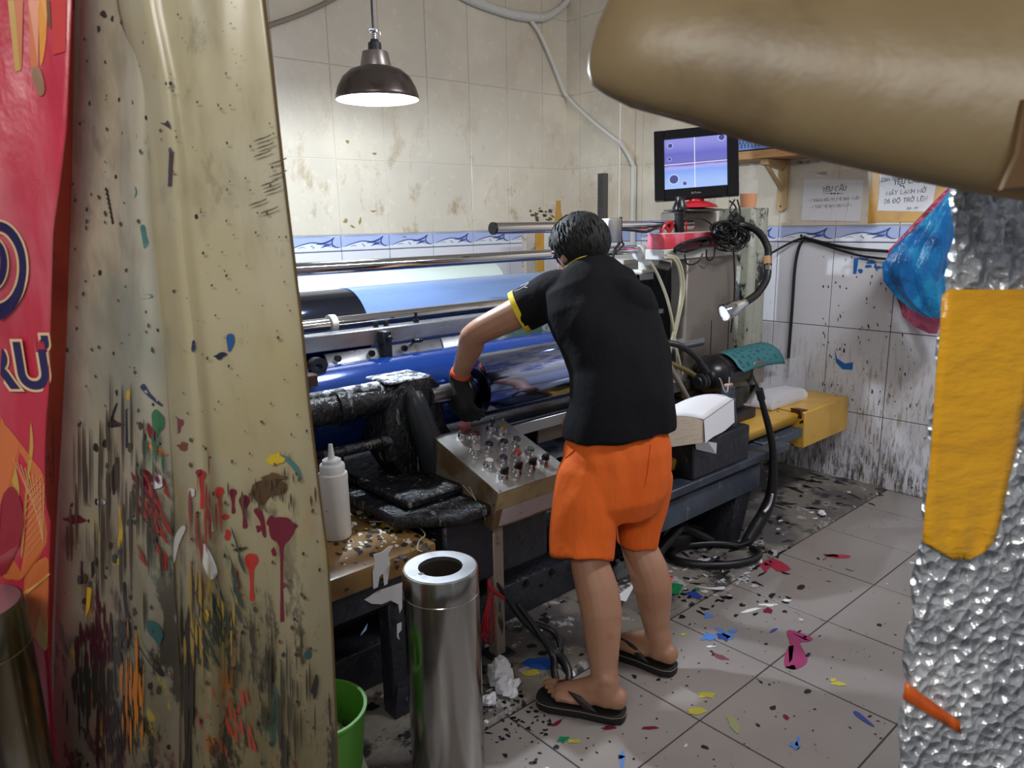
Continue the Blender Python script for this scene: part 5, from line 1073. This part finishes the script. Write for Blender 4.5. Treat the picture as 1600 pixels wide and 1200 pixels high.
# shoulder emblem: a pale curved print on the sleeve, wrapped onto the cloth
def onto(o, pts, m, name, r):
    dg = bpy.context.evaluated_depsgraph_get(); dg.update(); out = []
    base = Vector(man.location)
    for x, y in pts:
        ok, loc, n_, i_ = o.ray_cast(CAM-base, ray(x, y).normalized())
        if ok: out.append(loc+base+n_*.0012)
    if len(out) > 1: MB().limb(out, r, 5, 2).build(name, m, o)
m_emb = mat('white_print', (206, 206, 210), .7)
onto(sh_o, [(804,456),(812,453),(820,448),(826,442),(828,437),(825,437),(820,443),(814,448),(808,450)], m_emb, 'emblem', .0016)
onto(sh_o, [(812,446),(818,449),(824,450)], m_emb, 'emblem', .0016)
# shorts
so = MB()
wv = Vector((0, 0, 1))
so.rings([ring_(at(966, 668, d=2.305), .162, .118), ring_(at(966, 700, d=2.30), .178, .128), ring_(at(964, 735, d=2.30), .180, .132), ring_(at(962, 770, d=2.295), .170, .125), ring_(at(965, 800, d=2.30), .13, .10)])
hemL, hemR = at(909, 873, d=2.225), at(996, 852, d=2.385)
so.limb([at(932, 712, d=2.27), at(922, 748, d=2.26), at(916, 790, d=2.245), at(911, 840, d=2.235), hemL], [.085, .104, .103, .098, .095], 24, 3)
so.limb([at(1000, 712, d=2.34), at(1006, 745, d=2.35), at(1005, 790, d=2.37), at(999, 830, d=2.38), hemR], [.07, .090, .080, .070, .064], 24, 3)
def wr2(co):
    p = co+Vector((1.62, 1.30, 0))
    v = .007*mnoise.noise(Vector((p.x*9, p.y*9, p.z*3)))+.005*mnoise.noise(Vector((p.x*22, p.y*22, p.z*5)))
    return v
short_o = rem('shorts', so, m_short, man, .006, 6, .5, wr2)
onto(short_o, [(1016,694),(1014,715),(1011,740),(1006,762)], mat('shorts_seam', (196, 72, 12), .8), 'back_seam', .0009)
onto(short_o, [(884,716),(893,708),(898,702)], MATS['shorts_seam'], 'pocket_seam', .0015)
# hair
hm = MB(); hm.ell(hd_+hu*.014-hf*.012, hr*.099, hf*.106, hu*.098, 64, 44)
for i, v in enumerate(hm.v):
    d = v-hd_; fr_ = d.dot(hf)
    q = 1+.035*mnoise.noise(d*26)+.022*mnoise.noise(Vector((d.dot(hr)*90, d.dot(hf)*90, d.dot(hu)*14)))
    v2 = hd_+d*q
    lim = -.078+.012*mnoise.noise(Vector((d.dot(hr)*80, d.dot(hf)*60, 0))) if fr_ < .02 else .03
    l2 = (v2-hd_).dot(hu)
    if l2 < lim: v2 = v2+hu*((lim-l2)*.95)-(d-hu*d.dot(hu)-hf*fr_)*.10
    hm.v[i] = v2
hm.build('hair', m_hair, man, fix=True, angle=80)
rh2 = random.Random(4)
tf = MB()
for k in range(420):
    a = rh2.uniform(0, 2*math.pi); e_ = rh2.uniform(-.5, 1.3); n_ = (hr*math.cos(a)*math.cos(e_)+hf*math.sin(a)*math.cos(e_)+hu*math.sin(e_)).normalized()
    if n_.dot(hf) > .5 and e_ < .3: continue
    p = hd_+hu*.014-hf*.012+hr*(n_.dot(hr)*.098)+hf*(n_.dot(hf)*.105)+hu*(n_.dot(hu)*.097)
    t_ = (-hu*(1.1-max(0, n_.dot(hu)))+(n_-hu*n_.dot(hu))*.6+hr*rh2.uniform(-.25, .25)); t_ = (t_-n_*t_.dot(n_)).normalized()
    tf.limb([p-t_*.014-n_*.002, p+n_*.0022, p+t_*.018+n_*.001], [.0016, .0030, .0006], 5, 2)
stuff(tf.build('hair_tufts', m_hair, man))
# sandals
for (h, d, sd), s in ((fL, 1), (fR, -1)):
    out = []
    for t, w in ((-.046, .012), (-.040, .028), (-.015, .040), (.03, .041), (.08, .040), (.13, .046), (.175, .050), (.205, .044), (.222, .026), (.226, .008)):
        out.append((t, w))
    pts = [h+d*t+sd*w for t, w in out]+[h+d*t-sd*w for t, w in out[::-1]]
    z0_ = .0115 if h.y > 1.475 else .0008
    sm = MB().prism([p+Vector((0, 0, z0_)) for p in pts], (0, 0, .030)).build('sandal', m_sandal, man, bevel=.003, seg=2)
    MB().limb([p+Vector((0, 0, z0_+.0245))+(p-h-d*.09).normalized()*.0012 for p in pts]+[pts[0]+Vector((0, 0, z0_+.0245))], .0009, 4).build('stitching', mat('pale_stitching', (150, 142, 124), .7), sm)
    tp_ = h+d*.150+sd*(.02*s)+Vector((0, 0, .062)); 
    for q in (1, -1):
        G = []
        side = h+d*.045+sd*(.043*q)+Vector((0, 0, .036)); mid = h+d*.095+sd*(.034*q)+Vector((0, 0, .070))
        P_ = catmull([side, mid, tp_+Vector((0, 0, .006)), tp_+d*.012-Vector((0, 0, .012))], 5)
        for i, p in enumerate(P_):
            w = .020*(1-.55*i/len(P_)); G.append([p-d*w, p+Vector((0, 0, .002)), p+d*w])
        MB().grid(G).build('strap', m_strap, sm, solid=.004, fix=False)

# ------------------------------------------------------------------ doorway: strip curtain, banner, foil panel, rolled sheet
CD = Vector((sy, cy, 0))
def interp(pts, t):
    for a, b in zip(pts, pts[1:]):
        if t <= b[1]: 
            k = (t-a[1])/(b[1]-a[1]); return a[0]+(b[0]-a[0])*k
    return pts[-1][0]
def hang(lp, rp, D0, rip, y0, y1, rows=60, cols=40):
    def surf(u, py, off=0.0):
        l, r = interp(lp, py), interp(rp, py); return at(l+(r-l)*u, py, D=D0+rip(u, (py-y0)/(y1-y0))-off)
    G = [[surf(c/cols, y0+(y1-y0)*r/rows) for c in range(cols+1)] for r in range(rows+1)]
    return G, surf, (lambda px, py, off=.0015: surf((px-interp(lp, py))/(interp(rp, py)-interp(lp, py)), py, off))
def vinyl(name, col, l2, dark, tr):
    T = NT(name); b = T.b
    p = T.pos; n1_ = T.noise(p, 2.2, 4); n2_ = T.noise(T.scl(p, (1, 1, .35)), 6, 6, .65); n3 = T.noise(T.scl(p, (1, 1, .5)), 24, 6, .7)
    c = T.mix(T.step(n1_, .4, .66), lin(col), lin(l2))
    zz = T.sep(p)[2]
    low = T.step(T.math('ADD', zz, T.math('MULTIPLY', T.math('SUBTRACT', n2_, .5), .5)), 1.35, .6)
    c = T.mix(T.math('MULTIPLY', low, .7), c, lin(dark))
    c = T.mix(T.math('MULTIPLY', T.step(n2_, .46, .66), .5), c, lin((96, 86, 52)))
    c = T.mix(T.math('MULTIPLY', T.step(n3, .60, .68), T.math('ADD', .25, T.math('MULTIPLY', low, .6))), c, lin((50, 42, 34)))
    c = T.mix(T.math('MULTIPLY', T.step(T.noise(T.scl(p, (1, 1, .6), loc=(3, 1, 2)), 3.4, 4), .55, .7), .5), c, lin((126, 134, 124)))
    for seed, st_, thr, cc in ((1.3, 5.5, .55, (92, 30, 44)), (4.1, 7, .54, (46, 54, 50)), (7.7, 6, .58, (176, 104, 40)), (2.9, 9, .55, (38, 32, 28)), (9.1, 11, .61, (186, 160, 60)), (6.2, 8, .58, (60, 96, 84))):
        nn_ = T.noise(T.scl(p, (1, 1, .28), loc=(seed, seed*2, seed*3)), st_*1.6, 7, .7); c = T.mix(T.math('MULTIPLY', T.math('MULTIPLY', T.step(nn_, thr, thr+.05), T.step(zz, 1.12, .78)), .8), c, lin(cc))
    for sc_, lo, hi, cc in ((26, .6, .17, (48, 42, 36)), (40, .72, .14, (40, 36, 34)), (14, .88, .16, (64, 92, 92)), (18, .9, .16, (150, 60, 50))):
        dd, dc = T.vor(T.scl(p, (1, 1, .7)), sc_); rn = T.sep(dc); f = T.math('MULTIPLY', T.math('LESS_THAN', dd, T.math('MULTIPLY', T.math('POWER', rn[0], 3), hi)), T.math('GREATER_THAN', rn[1], lo)); c = T.mix(f, c, lin(cc))
    T.put(b.inputs['Base Color'], c); b.inputs['Roughness'].default_value = .28; b.inputs['Coat Weight'].default_value = .3; b.inputs['Coat Roughness'].default_value = .2
    bp_ = T.n('ShaderNodeBump'); bp_.inputs['Strength'].default_value = .25; bp_.inputs['Distance'].default_value = .01; T.put(bp_.inputs['Height'], T.noise(T.scl(p, (1, 1, .3)), 10, 3)); T.t.links.new(bp_.outputs[0], b.inputs['Normal'])
    tb = T.n('ShaderNodeBsdfTranslucent'); T.put(tb.inputs[0], c); ms = T.n('ShaderNodeMixShader'); ms.inputs[0].default_value = tr
    T.t.links.new(b.outputs[0], ms.inputs[1]); T.t.links.new(tb.outputs[0], ms.inputs[2]); T.t.links.new(ms.outputs[0], T.out.inputs[0]); return T.m
m_v1 = vinyl('amber_vinyl', (206, 198, 172), (194, 180, 138), (104, 86, 44), .22)
m_v2 = vinyl('clouded_vinyl', (198, 186, 162), (190, 188, 172), (88, 74, 56), .2)
dm_list = {}
def decals(parent, F_, items, off=.0016):
    by = {}
    items = [(c_, smoothpoly(p_)) for c_, p_ in items]
    for col, poly in items: by.setdefault(col, []).append(poly)
    for col, ps_ in by.items():
        mb = MB()
        for p in ps_:
            mb.face([F_(x, y, off) for x, y in p])
        stuff(mb.build('paint_splash', paintmat(col), parent, smooth=False, fix=False))
        off += .00025
rs_ = random.Random(21)
def bl(x, y, rx, ry, rot=0, n=11, j=.3): return blob(x, y, rx, ry, rot, n, j, rs_)
def drip(x, y, r, L, w=3): return [(x-r, y-r*.2), (x-r*.6, y-r*.9), (x, y-r), (x+r*.7, y-r*.8), (x+r, y), (x+r*.6, y+r*.8), (x+w*.7, y+r*1.5), (x+w*.6, y+L*.7), (x+w, y+L), (x, y+L+3), (x-w*.6, y+L), (x-w*.5, y+L*.6), (x-w, y+r*1.3), (x-r*.8, y+r*.7)]
# back sheet
lpB = [(128, -420), (118, 0), (112, 300), (105, 520), (96, 700), (90, 800), (84, 940), (80, 1080), (84, 1200), (92, 1600)]
rpB = [(270, -420), (255, 0), (258, 300), (285, 520), (300, 700), (305, 850), (300, 1000), (290, 1200), (280, 1600)]
G, sB, FB = hang(lpB, rpB, 1.04, lambda u, v: .020*math.sin(u*5+1.0)+.006*math.sin(u*13+v*4), -420, 1600)
vc1 = MB().grid(G).build('vinyl_strip', m_v2, None, solid=.003, fix=False); tag(vc1, 'clouded vinyl strip with green scribbles hanging behind the amber one', 'curtain', 'vinyl strip curtain')
teal = (70, 112, 112); blk = (48, 44, 42); mar = (104, 28, 42); ylw = (196, 162, 40); nvy = (52, 62, 92)
it = [(teal, [(196,190),(206,198),(214,212),(210,222),(200,234),(202,262),(199,268),(196,245),(198,232),(206,216)]), (teal, [(203,296),(212,292),(214,304),(208,310),(204,302)]), (teal, [(204,305),(206,325),(214,345),(226,358),(225,360),(211,347),(203,328)]), (teal, [(219,354),(226,352),(229,368),(232,380),(225,388),(222,372)]),
      (teal, [(200,438),(206,450),(218,460),(236,460),(238,465),(218,467),(204,459)]), (teal, [(206,402),(212,400),(216,408),(210,412)]), (nvy, [(219,604),(226,600),(236,616),(254,632),(250,634),(232,620),(222,610)]), (blk, bl(162, 22, 5, 6)), (blk, bl(154, 46, 3, 5))]
for k in range(8): it.append((blk, [(163+k*1.5, 296+k*7), (166+k*1.5, 292+k*7), (170+k*1.2, 300+k*7), (168+k, 302+k*7)]))
it += [(blk, [(176,728),(181,726),(182,745),(180,770),(176,772),(174,750)]), (ylw, [(186,795),(192,792),(194,815),(190,852),(184,850),(187,820)]), (ylw, bl(182, 878, 6, 5)), (ylw, bl(200, 618, 3, 9)), (ylw, [(136,918),(144,914),(140,950),(134,966)]), (mar, bl(116, 812, 16, 6)), (blk, [(192,912),(198,914),(200,950),(214,985),(232,1020),(256,1050),(250,1056),(222,1020),(204,985),(194,950)]),
       ((60, 110, 76), bl(246, 660, 12, 16)), ((120, 34, 44), bl(236, 676, 6, 14, -.5)), ((206, 116, 60), [(228,692),(236,694),(258,706),(260,712),(240,706)]), ((40, 44, 60), [(196,640),(198,640),(200,700),(196,700)]), (blk, [(172,655),(180,632),(184,632),(178,655),(196,664),(166,668)]), ((212, 212, 218), bl(246, 755, 9, 11)), (mar, [(218,734),(232,736),(240,752),(232,768),(222,750)]), (mar, [(220,800),(232,806),(250,828),(260,840),(248,836),(230,820)]), ((176, 48, 40), [(254,862),(260,866),(260,890),(256,892)]), ((212, 212, 218), bl(158, 783, 6, 5)), (blk, [(142,880),(146,876),(148,895),(143,905)]), (blk, [(126,876),(129,878),(130,912),(126,912)]), ((56, 90, 90), bl(240, 985, 10, 22, -.4))]
for k in range(150):
    y = rs_.uniform(0, 1200)**1.0; x = rs_.uniform(112, 250); s = rs_.uniform(.8, 3.2)*(1+.8*(y > 650)); it.append((rs_.choice((blk, (70, 60, 48), (60, 70, 66))), bl(x, y, s*.7, s*1.3, 0, 7)))
def brush(col, x, y, w, h, n, sl=0.0):
    out = []
    for k in range(n):
        a = x+rs_.gauss(0, w/2.2); b = y+rs_.gauss(0, h/4); L = rs_.uniform(.15, .5)*h; q = rs_.uniform(.5, 2.6)
        out.append((col, [(a-q*.3+sl*L*.5, b-L/2), (a+q*.6+sl*L*.4, b-L*.3), (a+q, b), (a+q*.5-sl*L*.5, b+L/2), (a-q*.5, b+L*.2), (a-q*.9, b-L*.1)]))
    return out
it += brush((74, 30, 44), 150, 1005, 34, 120, 60)+brush((44, 50, 46), 145, 1090, 44, 110, 70)+brush((38, 34, 32), 178, 1140, 40, 120, 60)+brush((186, 112, 44), 206, 1090, 20, 140, 34)+brush((56, 60, 56), 190, 1010, 18, 90, 26)+brush((108, 32, 44), 232, 770, 30, 90, 22, -.4)+brush((60, 100, 76), 240, 700, 30, 90, 18)+brush((150, 60, 50), 240, 800, 24, 120, 20, -.4)+brush((70, 64, 54), 180, 800, 90, 300, 60)
decals(vc1, FB, it, .0022)
# front amber sheet
lpF = [(150, -420), (183, 0), (213, 130), (230, 260), (239, 400), (252, 520), (262, 640), (272, 780), (273, 900), (283, 1040), (282, 1200), (292, 1600)]
rpF = [(372, -420), (412, 0), (426, 120), (440, 250), (458, 400), (470, 500), (483, 640), (497, 760), (511, 870), (519, 1000), (527, 1200), (540, 1600)]
def ripF(u, v):
    fold = max(0, 1-u/.13); return .035*fold**2+.012*math.sin(u*6.2+.6)+.010*math.sin(u*9+v*5)-.02*math.exp(-((u-.2)/.08)**2)
G, sF, FF = hang(lpF, rpF, .985, ripF, -420, 1600)
vc2 = MB().grid(G).build('vinyl_strip', m_v1, None, solid=.004, fix=False); tag(vc2, 'amber vinyl strip with dark red drips hanging in front', 'curtain', 'vinyl strip curtain')
mr2, rd = (108, 26, 44), (176, 48, 40); bl2 = (66, 84, 130)
it = [(mr2, drip(440, 828, 20, 140, 4)), (mr2, bl(455, 822, 8, 8)), (mr2, bl(425, 815, 8, 8)), (rd, drip(393, 876, 11, 60, 5)), (mr2, drip(382, 783, 9, 40, 5)), (mr2, [(396,798),(404,794),(412,806),(416,838),(410,836),(406,815)]), (rd, drip(343, 768, 7, 22, 4)), (rd, drip(315, 742, 7, 50, 4)), (mr2, bl(311, 740, 6, 6)), (mr2, drip(364, 770, 6, 30, 4)), (rd, [(366,890),(372,892),(374,920),(370,922)]), (rd, bl(356, 836, 5, 9)), (rd, bl(352, 808, 5, 4)), (mr2, bl(404, 826, 4, 6)), (mr2, bl(428, 862, 4, 7)),
      (bl2, [(255,516),(270,514),(271,544),(262,546),(257,536)]), ((40, 84, 140), [(354,524),(364,522),(366,535),(358,550),(355,540)]), ((30, 40, 60), bl(344, 556, 9, 5, -.2)), ((40, 50, 80), bl(302, 542, 3, 9, .1)), (teal, [(438,712),(450,714),(466,730),(472,748),(468,746),(452,726)]), ((200, 170, 40), bl(430, 716, 12, 9)), ((128, 60, 70), bl(277, 663, 10, 12)), ((120, 66, 54), bl(285, 698, 8, 7)), ((70, 56, 60), [(262,188),(266,200),(258,196),(250,192),(258,192)]), (bl2, [(262,236),(268,234),(266,268),(268,300),(250,320),(240,330),(244,300),(258,285)]), ((74, 62, 70), [(264,238),(270,234),(268,290),(262,292)]), ((60, 54, 48), bl(266, 130, 3, 3)),
      ((52, 70, 70), [(328,930),(334,928),(348,975),(346,985),(336,962)]), ((84, 62, 36), [(394,758),(420,748),(446,754),(444,770),(420,776),(410,790),(398,780)]), ((96, 72, 44), bl(428, 745, 18, 6)), ((60, 50, 42), bl(424, 1060, 4, 10)), ((50, 46, 44), bl(492, 1075, 5, 18, .1)), ((60, 48, 36), bl(375, 858, 10, 2.5, -.2)), ((190, 150, 60), bl(322, 965, 5, 12)), ((206, 204, 196), bl(300, 770, 5, 8)), ((206, 206, 200), [(272,842),(284,822),(290,826),(280,850),(272,880)]), ((204, 204, 198), [(314,855),(322,852),(338,885),(338,900),(328,905),(318,885)]), ((206, 206, 200), [(323,790),(328,788),(334,830),(328,832)])]
for k in range(9):
    x, y = rs_.uniform(398, 432), 215+k*14+rs_.uniform(-4, 4); it.append(((92, 82, 58), [(x-12, y+5), (x-3, y), (x+8, y-3), (x+16, y-7), (x+16, y-5), (x+8, y-1), (x-3, y+3)]))
for k in range(170):
    y = rs_.uniform(0, 1200); x = rs_.uniform(interp(lpF, y)+25, interp(rpF, y)-4); s = rs_.uniform(.7, 2.4)*(1+.5*(y > 650)); it.append((rs_.choice((blk, (70, 60, 48), (84, 70, 44), (112, 52, 40))), bl(x, y, s*.8, s*1.1, 0, 7)))
it += brush((48, 40, 34), 294, 1060, 12, 240, 60)+brush((170, 66, 48), 360, 1130, 44, 90, 26, -.2)+brush((160, 132, 60), 330, 980, 50, 200, 26)+brush((60, 66, 60), 345, 960, 40, 160, 26, -.3)+brush((84, 66, 42), 420, 770, 70, 60, 26)+brush((66, 58, 42), 430, 1090, 90, 180, 40)+brush((140, 60, 50), 320, 800, 50, 140, 18)
decals(vc2, FF, it, .0035)
MB().limb([sF(1.0, y) for y in range(-400, 1601, 50)], .0026, 6).build('cut_edge', mat('dark_amber_edge', (96, 76, 40), .35), vc2)
# orange door board and red banner
m_orange = mat('orange_card_board', (172, 92, 56), .6, layers=[('noise', 5, .45, .65, (150, 74, 44), None), ('fine', 20, .6, .66, (96, 46, 30), (1, 1, .3)), ('spot', 30, .7, .2, (60, 34, 28), None)])
G, _, FO = hang([(66, -420), (74, 0), (74, 520), (66, 800), (60, 1200), (60, 1600)], [(126, -420), (124, 0), (124, 520), (122, 800), (120, 1200), (120, 1600)], 1.075, lambda u, v: 0, -420, 1600, 8, 4)
ob = tag(MB().grid(G).build('door_board', m_orange, None, solid=.012, fix=False), 'orange-brown upright board between the red banner and the vinyl strips', 'board')
m_red_b = mat('red_banner', (190, 46, 66), .35, layers=[('noise', 3, .45, .65, (206, 52, 78), None), ('noise', 4, .54, .72, (214, 120, 128), (1.4, 1.4, .25)), ('fine', 30, .66, .7, (120, 40, 44), None, (.9, .6))], bump=('noise', 9, .35, .03, (1, 1, .5)), coat=.3)  # pale stretched noise paints the clear film's highlights into the red
lpN = [(-160, -420), (-160, 1600)]
rpN = [(122, -420), (112, 0), (108, 100), (104, 200), (92, 300), (83, 360), (80, 460), (78, 540), (77, 600), (72, 660), (70, 720), (72, 790), (79, 810), (77, 900), (75, 1000), (80, 1060), (88, 1200), (96, 1600)]
G, sN, FN = hang(lpN, rpN, .985, lambda u, v: .008*math.sin(u*9)+.006*math.sin(v*23+u*4), -420, 1600, 90, 30)
bnn = tag(MB().grid(G).build('banner', m_red_b, None, solid=.002, fix=False), 'red printed banner with navy letters hanging at the doorway edge', 'banner')
nav, cre, org, gld = (40, 34, 82), (226, 192, 150), (206, 112, 62), (196, 156, 70)
def arcpoly(cx, cy_, rx, ry, a0, a1, t0, t1, n=26):
    o_ = [(cx+rx*math.cos(a0+(a1-a0)*k/n), cy_+ry*math.sin(a0+(a1-a0)*k/n)) for k in range(n+1)]
    q = [(cx+(rx-t0-(t1-t0)*k/n)*math.cos(a0+(a1-a0)*k/n), cy_+(ry-t0-(t1-t0)*k/n)*math.sin(a0+(a1-a0)*k/n)) for k in range(n+1)]
    return o_, q
def arc_items(cx, cy_, rx, ry, a0, a1, t0, t1, col):
    o_, q = arcpoly(cx, cy_, rx, ry, a0, a1, t0, t1); return [(col, [o_[k], o_[k+1], q[k+1], q[k]]) for k in range(len(o_)-1)]
it = [(org, [(20, 0), (36, 0), (34, 108), (22, 108)]), (gld, [(12, 0), (22, 0), (32, 110), (24, 112)]), (org, [(44, 0), (60, 0), (60, 104), (48, 106)]), ((226, 150, 60), [(60, 0), (72, 0), (72, 60), (64, 104), (61, 60)]), ((120, 84, 60), [(72, 0), (78, 0), (80, 46), (74, 40)]), ((206, 70, 70), [(80, 0), (104, 0), (104, 80), (82, 86)]), (gld, [(102, 0), (110, 0), (108, 16), (102, 18)]), ((150, 110, 84), [(48, 108), (62, 106), (70, 140), (62, 150), (52, 128)])]
# lower orange flame field with its lattice lines
it += [(org, [(0, 668), (8, 664), (30, 690), (52, 720), (68, 745), (70, 800), (72, 850), (40, 900), (20, 905), (0, 880)]), ((150, 40, 52), [(0, 790), (20, 760), (36, 800), (30, 850), (0, 900)]), (org, [(38, 905), (72, 870), (76, 900), (74, 960), (72, 1010), (58, 1000), (44, 980)]), (gld, [(46, 975), (60, 955), (72, 930), (74, 1012), (62, 1008), (54, 990)]), (gld, [(14, 690), (20, 712), (30, 760), (28, 800), (22, 770), (16, 730)]), (gld, [(48, 660), (52, 700), (44, 760), (36, 860), (33, 862), (40, 760), (46, 700)]), ((226, 170, 100), [(36, 926), (60, 910), (76, 896), (76, 900), (60, 915), (38, 932)])]
for k in range(9):
    it.append(((226, 160, 110), [(20+k*6, 716+k*5), (21.2+k*6, 716+k*5), (60-2+k*1.2, 800+k*6), (58.6-2+k*1.2, 800+k*6)])); it.append(((226, 160, 110), [(66, 742+k*12), (66, 743.4+k*12), (40, 776+k*12), (40, 774.6+k*12)]))
for k in range(16):
    a = k*.39; it.append(((216, 110, 120), [(62+4*math.cos(a), 285+6*math.sin(a)), (62+rs_.uniform(14, 28)*math.cos(a+.03), 285+rs_.uniform(30, 60)*math.sin(a+.03)), (62+4*math.cos(a+.08), 285+6*math.sin(a+.08))]))
it = [(c, [(min(x, 103), y) for x, y in p]) for c, p in it]
decals(bnn, FN, it, .0018)
its = arc_items(-6, 418, 48, 72, -1.75, 1.75, 12, 16, nav)
its2 = arc_items(-6, 418, 51, 76, -1.75, 1.75, 3.5, 3.5, cre)+arc_items(-6, 418, 36, 57, -1.7, 1.7, 3.5, 3.5, cre)+arc_items(-10, 412, 24, 42, -1.6, 1.6, 3, 3, cre)
its3 = arc_items(-10, 412, 21, 39, -1.6, 1.6, 9, 12, nav)+[(nav, [(38, 430), (36, 455), (22, 482), (0, 500), (0, 488), (14, 470), (26, 445)])]
decals(bnn, FN, its, .0034); decals(bnn, FN, its2, .0042); decals(bnn, FN, its3, .0048)
def letter_frame(px, py, off):
    o_ = FN(px, py, off); return frame_m(o_, AX[0]-CD*AX[0].dot(CD), Vector((0, 0, 1)), -CD)
for off, lo, m_ in ((.006, .0062, mat('banner_cream', cre, .5)), (.0075, .0022, mat('banner_navy', nav, .5))):
    text('RƯ', .083, letter_frame(27, 577, off), m_, 'letters', bnn, ext=.0003, off=lo, sx=.82)
# foil panel and its tapes
DP = .72
def foilmat():
    T = NT('bubble_foil'); b = T.b; b.inputs['Metallic'].default_value = .4; b.inputs['Roughness'].default_value = .28
    dd, dc = T.vor(T.pos, 75); nz = T.noise(T.pos, 9, 4)
    T.put(b.inputs['Base Color'], T.mix(T.step(nz, .42, .6), lin((186, 190, 194)), lin((226, 228, 230))))
    h = T.math('ADD', T.math('MULTIPLY', dd, 1.0), T.math('MULTIPLY', T.noise(T.pos, 40, 3), .8)); B_ = T.n('ShaderNodeBump'); B_.inputs['Strength'].default_value = 1; B_.inputs['Distance'].default_value = .012; T.put(B_.inputs['Height'], h); T.t.links.new(B_.outputs[0], b.inputs['Normal']); return T.m
lpP = [(1506, -200), (1500, 150), (1494, 300), (1488, 420), (1478, 470), (1462, 640), (1444, 830), (1428, 930), (1416, 1040), (1406, 1200), (1394, 1500)]
rpP = [(1900, -200), (1900, 1500)]
G, sP, FP = hang(lpP, rpP, DP, lambda u, v: .004*math.sin(u*60)*math.sin(v*90)+.03*u, -200, 1500, 110, 60)
rf = random.Random(8)
for r_ in G:
    for i in range(len(r_)): r_[i] = r_[i]-CD*(.0035*mnoise.noise(r_[i]*70))
fp = tag(MB().grid(G).build('foil_panel', foilmat(), None, solid=.012, fix=False), 'silver bubble-foil insulation panel along the right doorway edge', 'panel')
m_ot = mat('orange_yellow_tape', (228, 166, 30), .16, layers=[('noise', 6, .45, .65, (214, 146, 20), None)], bump=('noise', 30, .5, .015, (.5, .5, 1.3)))
def tape(name, rows, m_):
    Gt = []
    for y, a, b in rows: Gt.append([FP(a+(b-a)*k/10, y, .0135)-CD*(.0015*mnoise.noise(Vector((a+b*k, y*.03, k*.7)))) for k in range(11)])
    MB().grid(Gt).build(name, m_, fp, solid=.001, fix=False)
tape('tape_strip', [(452, 1482, 1640), (462, 1472, 1640), (520, 1468, 1640), (580, 1463, 1612), (640, 1459, 1598), (700, 1455, 1588), (760, 1449, 1574), (820, 1443, 1562), (845, 1441, 1552), (862, 1468, 1540), (874, 1490, 1515)], m_ot)
m_o2 = mat('orange_tape', (226, 98, 26), .35, layers=[('noise', 8, .45, .6, (206, 120, 40), None)])
tq = [[FP(1414+ (1500-1414)*k/8, 1064+(1128-1064)*k/8, .0145) for k in range(9)], [FP(1411+(1502-1411)*k/8, 1092+(1147-1092)*k/8, .0145) for k in range(9)]]
MB().grid(tq).build('tape_strip', m_o2, fp, solid=.001, fix=False)
# rolled vinyl overhead
stn = [(921, 78, 6, .70), (926, 74, 36, .70), (940, 62, 72, .70), (966, 50, 98, .695), (1010, 50, 118, .69), (1100, 62, 130, .68), (1200, 82, 140, .67), (1320, 100, 152, .655), (1440, 112, 166, .64), (1540, 122, 176, .62), (1640, 128, 186, .605), (1760, 130, 190, .59)]
rg = []
for i, (cx__, cy__, r, d_) in enumerate(stn):
    c = at(cx__, cy__, d=d_); rr = r*d_/F
    tl_ = Vector((0, 0, 0)); ring = []
    for k in range(48):
        a = 2*math.pi*k/48; ring.append(c+(AX[1]*math.cos(a)*rr)+(CD*math.sin(a)*rr*.62)+AX[0]*(math.cos(a)*rr*.20))
    rg.append(ring)
m_v3 = mat('brown_rolled_vinyl', (124, 106, 74), .42, layers=[('noise', 3, .45, .68, (138, 122, 90), None), ('noise', 5, .5, .7, (92, 74, 48), None, None, .8), ('spot', 9, .75, .16, (74, 70, 52), None), ('spot', 7, .9, .2, (176, 160, 60), None, None, .6)], bump=('noise', 5, .2, .03, None), rvar=.14)
rv = tag(MB().rings(rg).build('rolled_vinyl', m_v3, None), 'large roll of brownish vinyl sheet rolled up across the top of the doorway', 'sheet')
fl_ = [at(1604, 150, d=.56), at(1640, 200, d=.56), at(1640, 290, d=.56), at(1560, 300, d=.56), at(1588, 240, d=.56)]
MB().prism(fl_, CD*.01).build('end_fold', mat('dark_vinyl_fold', (92, 68, 40), .35), rv, bevel=.002)
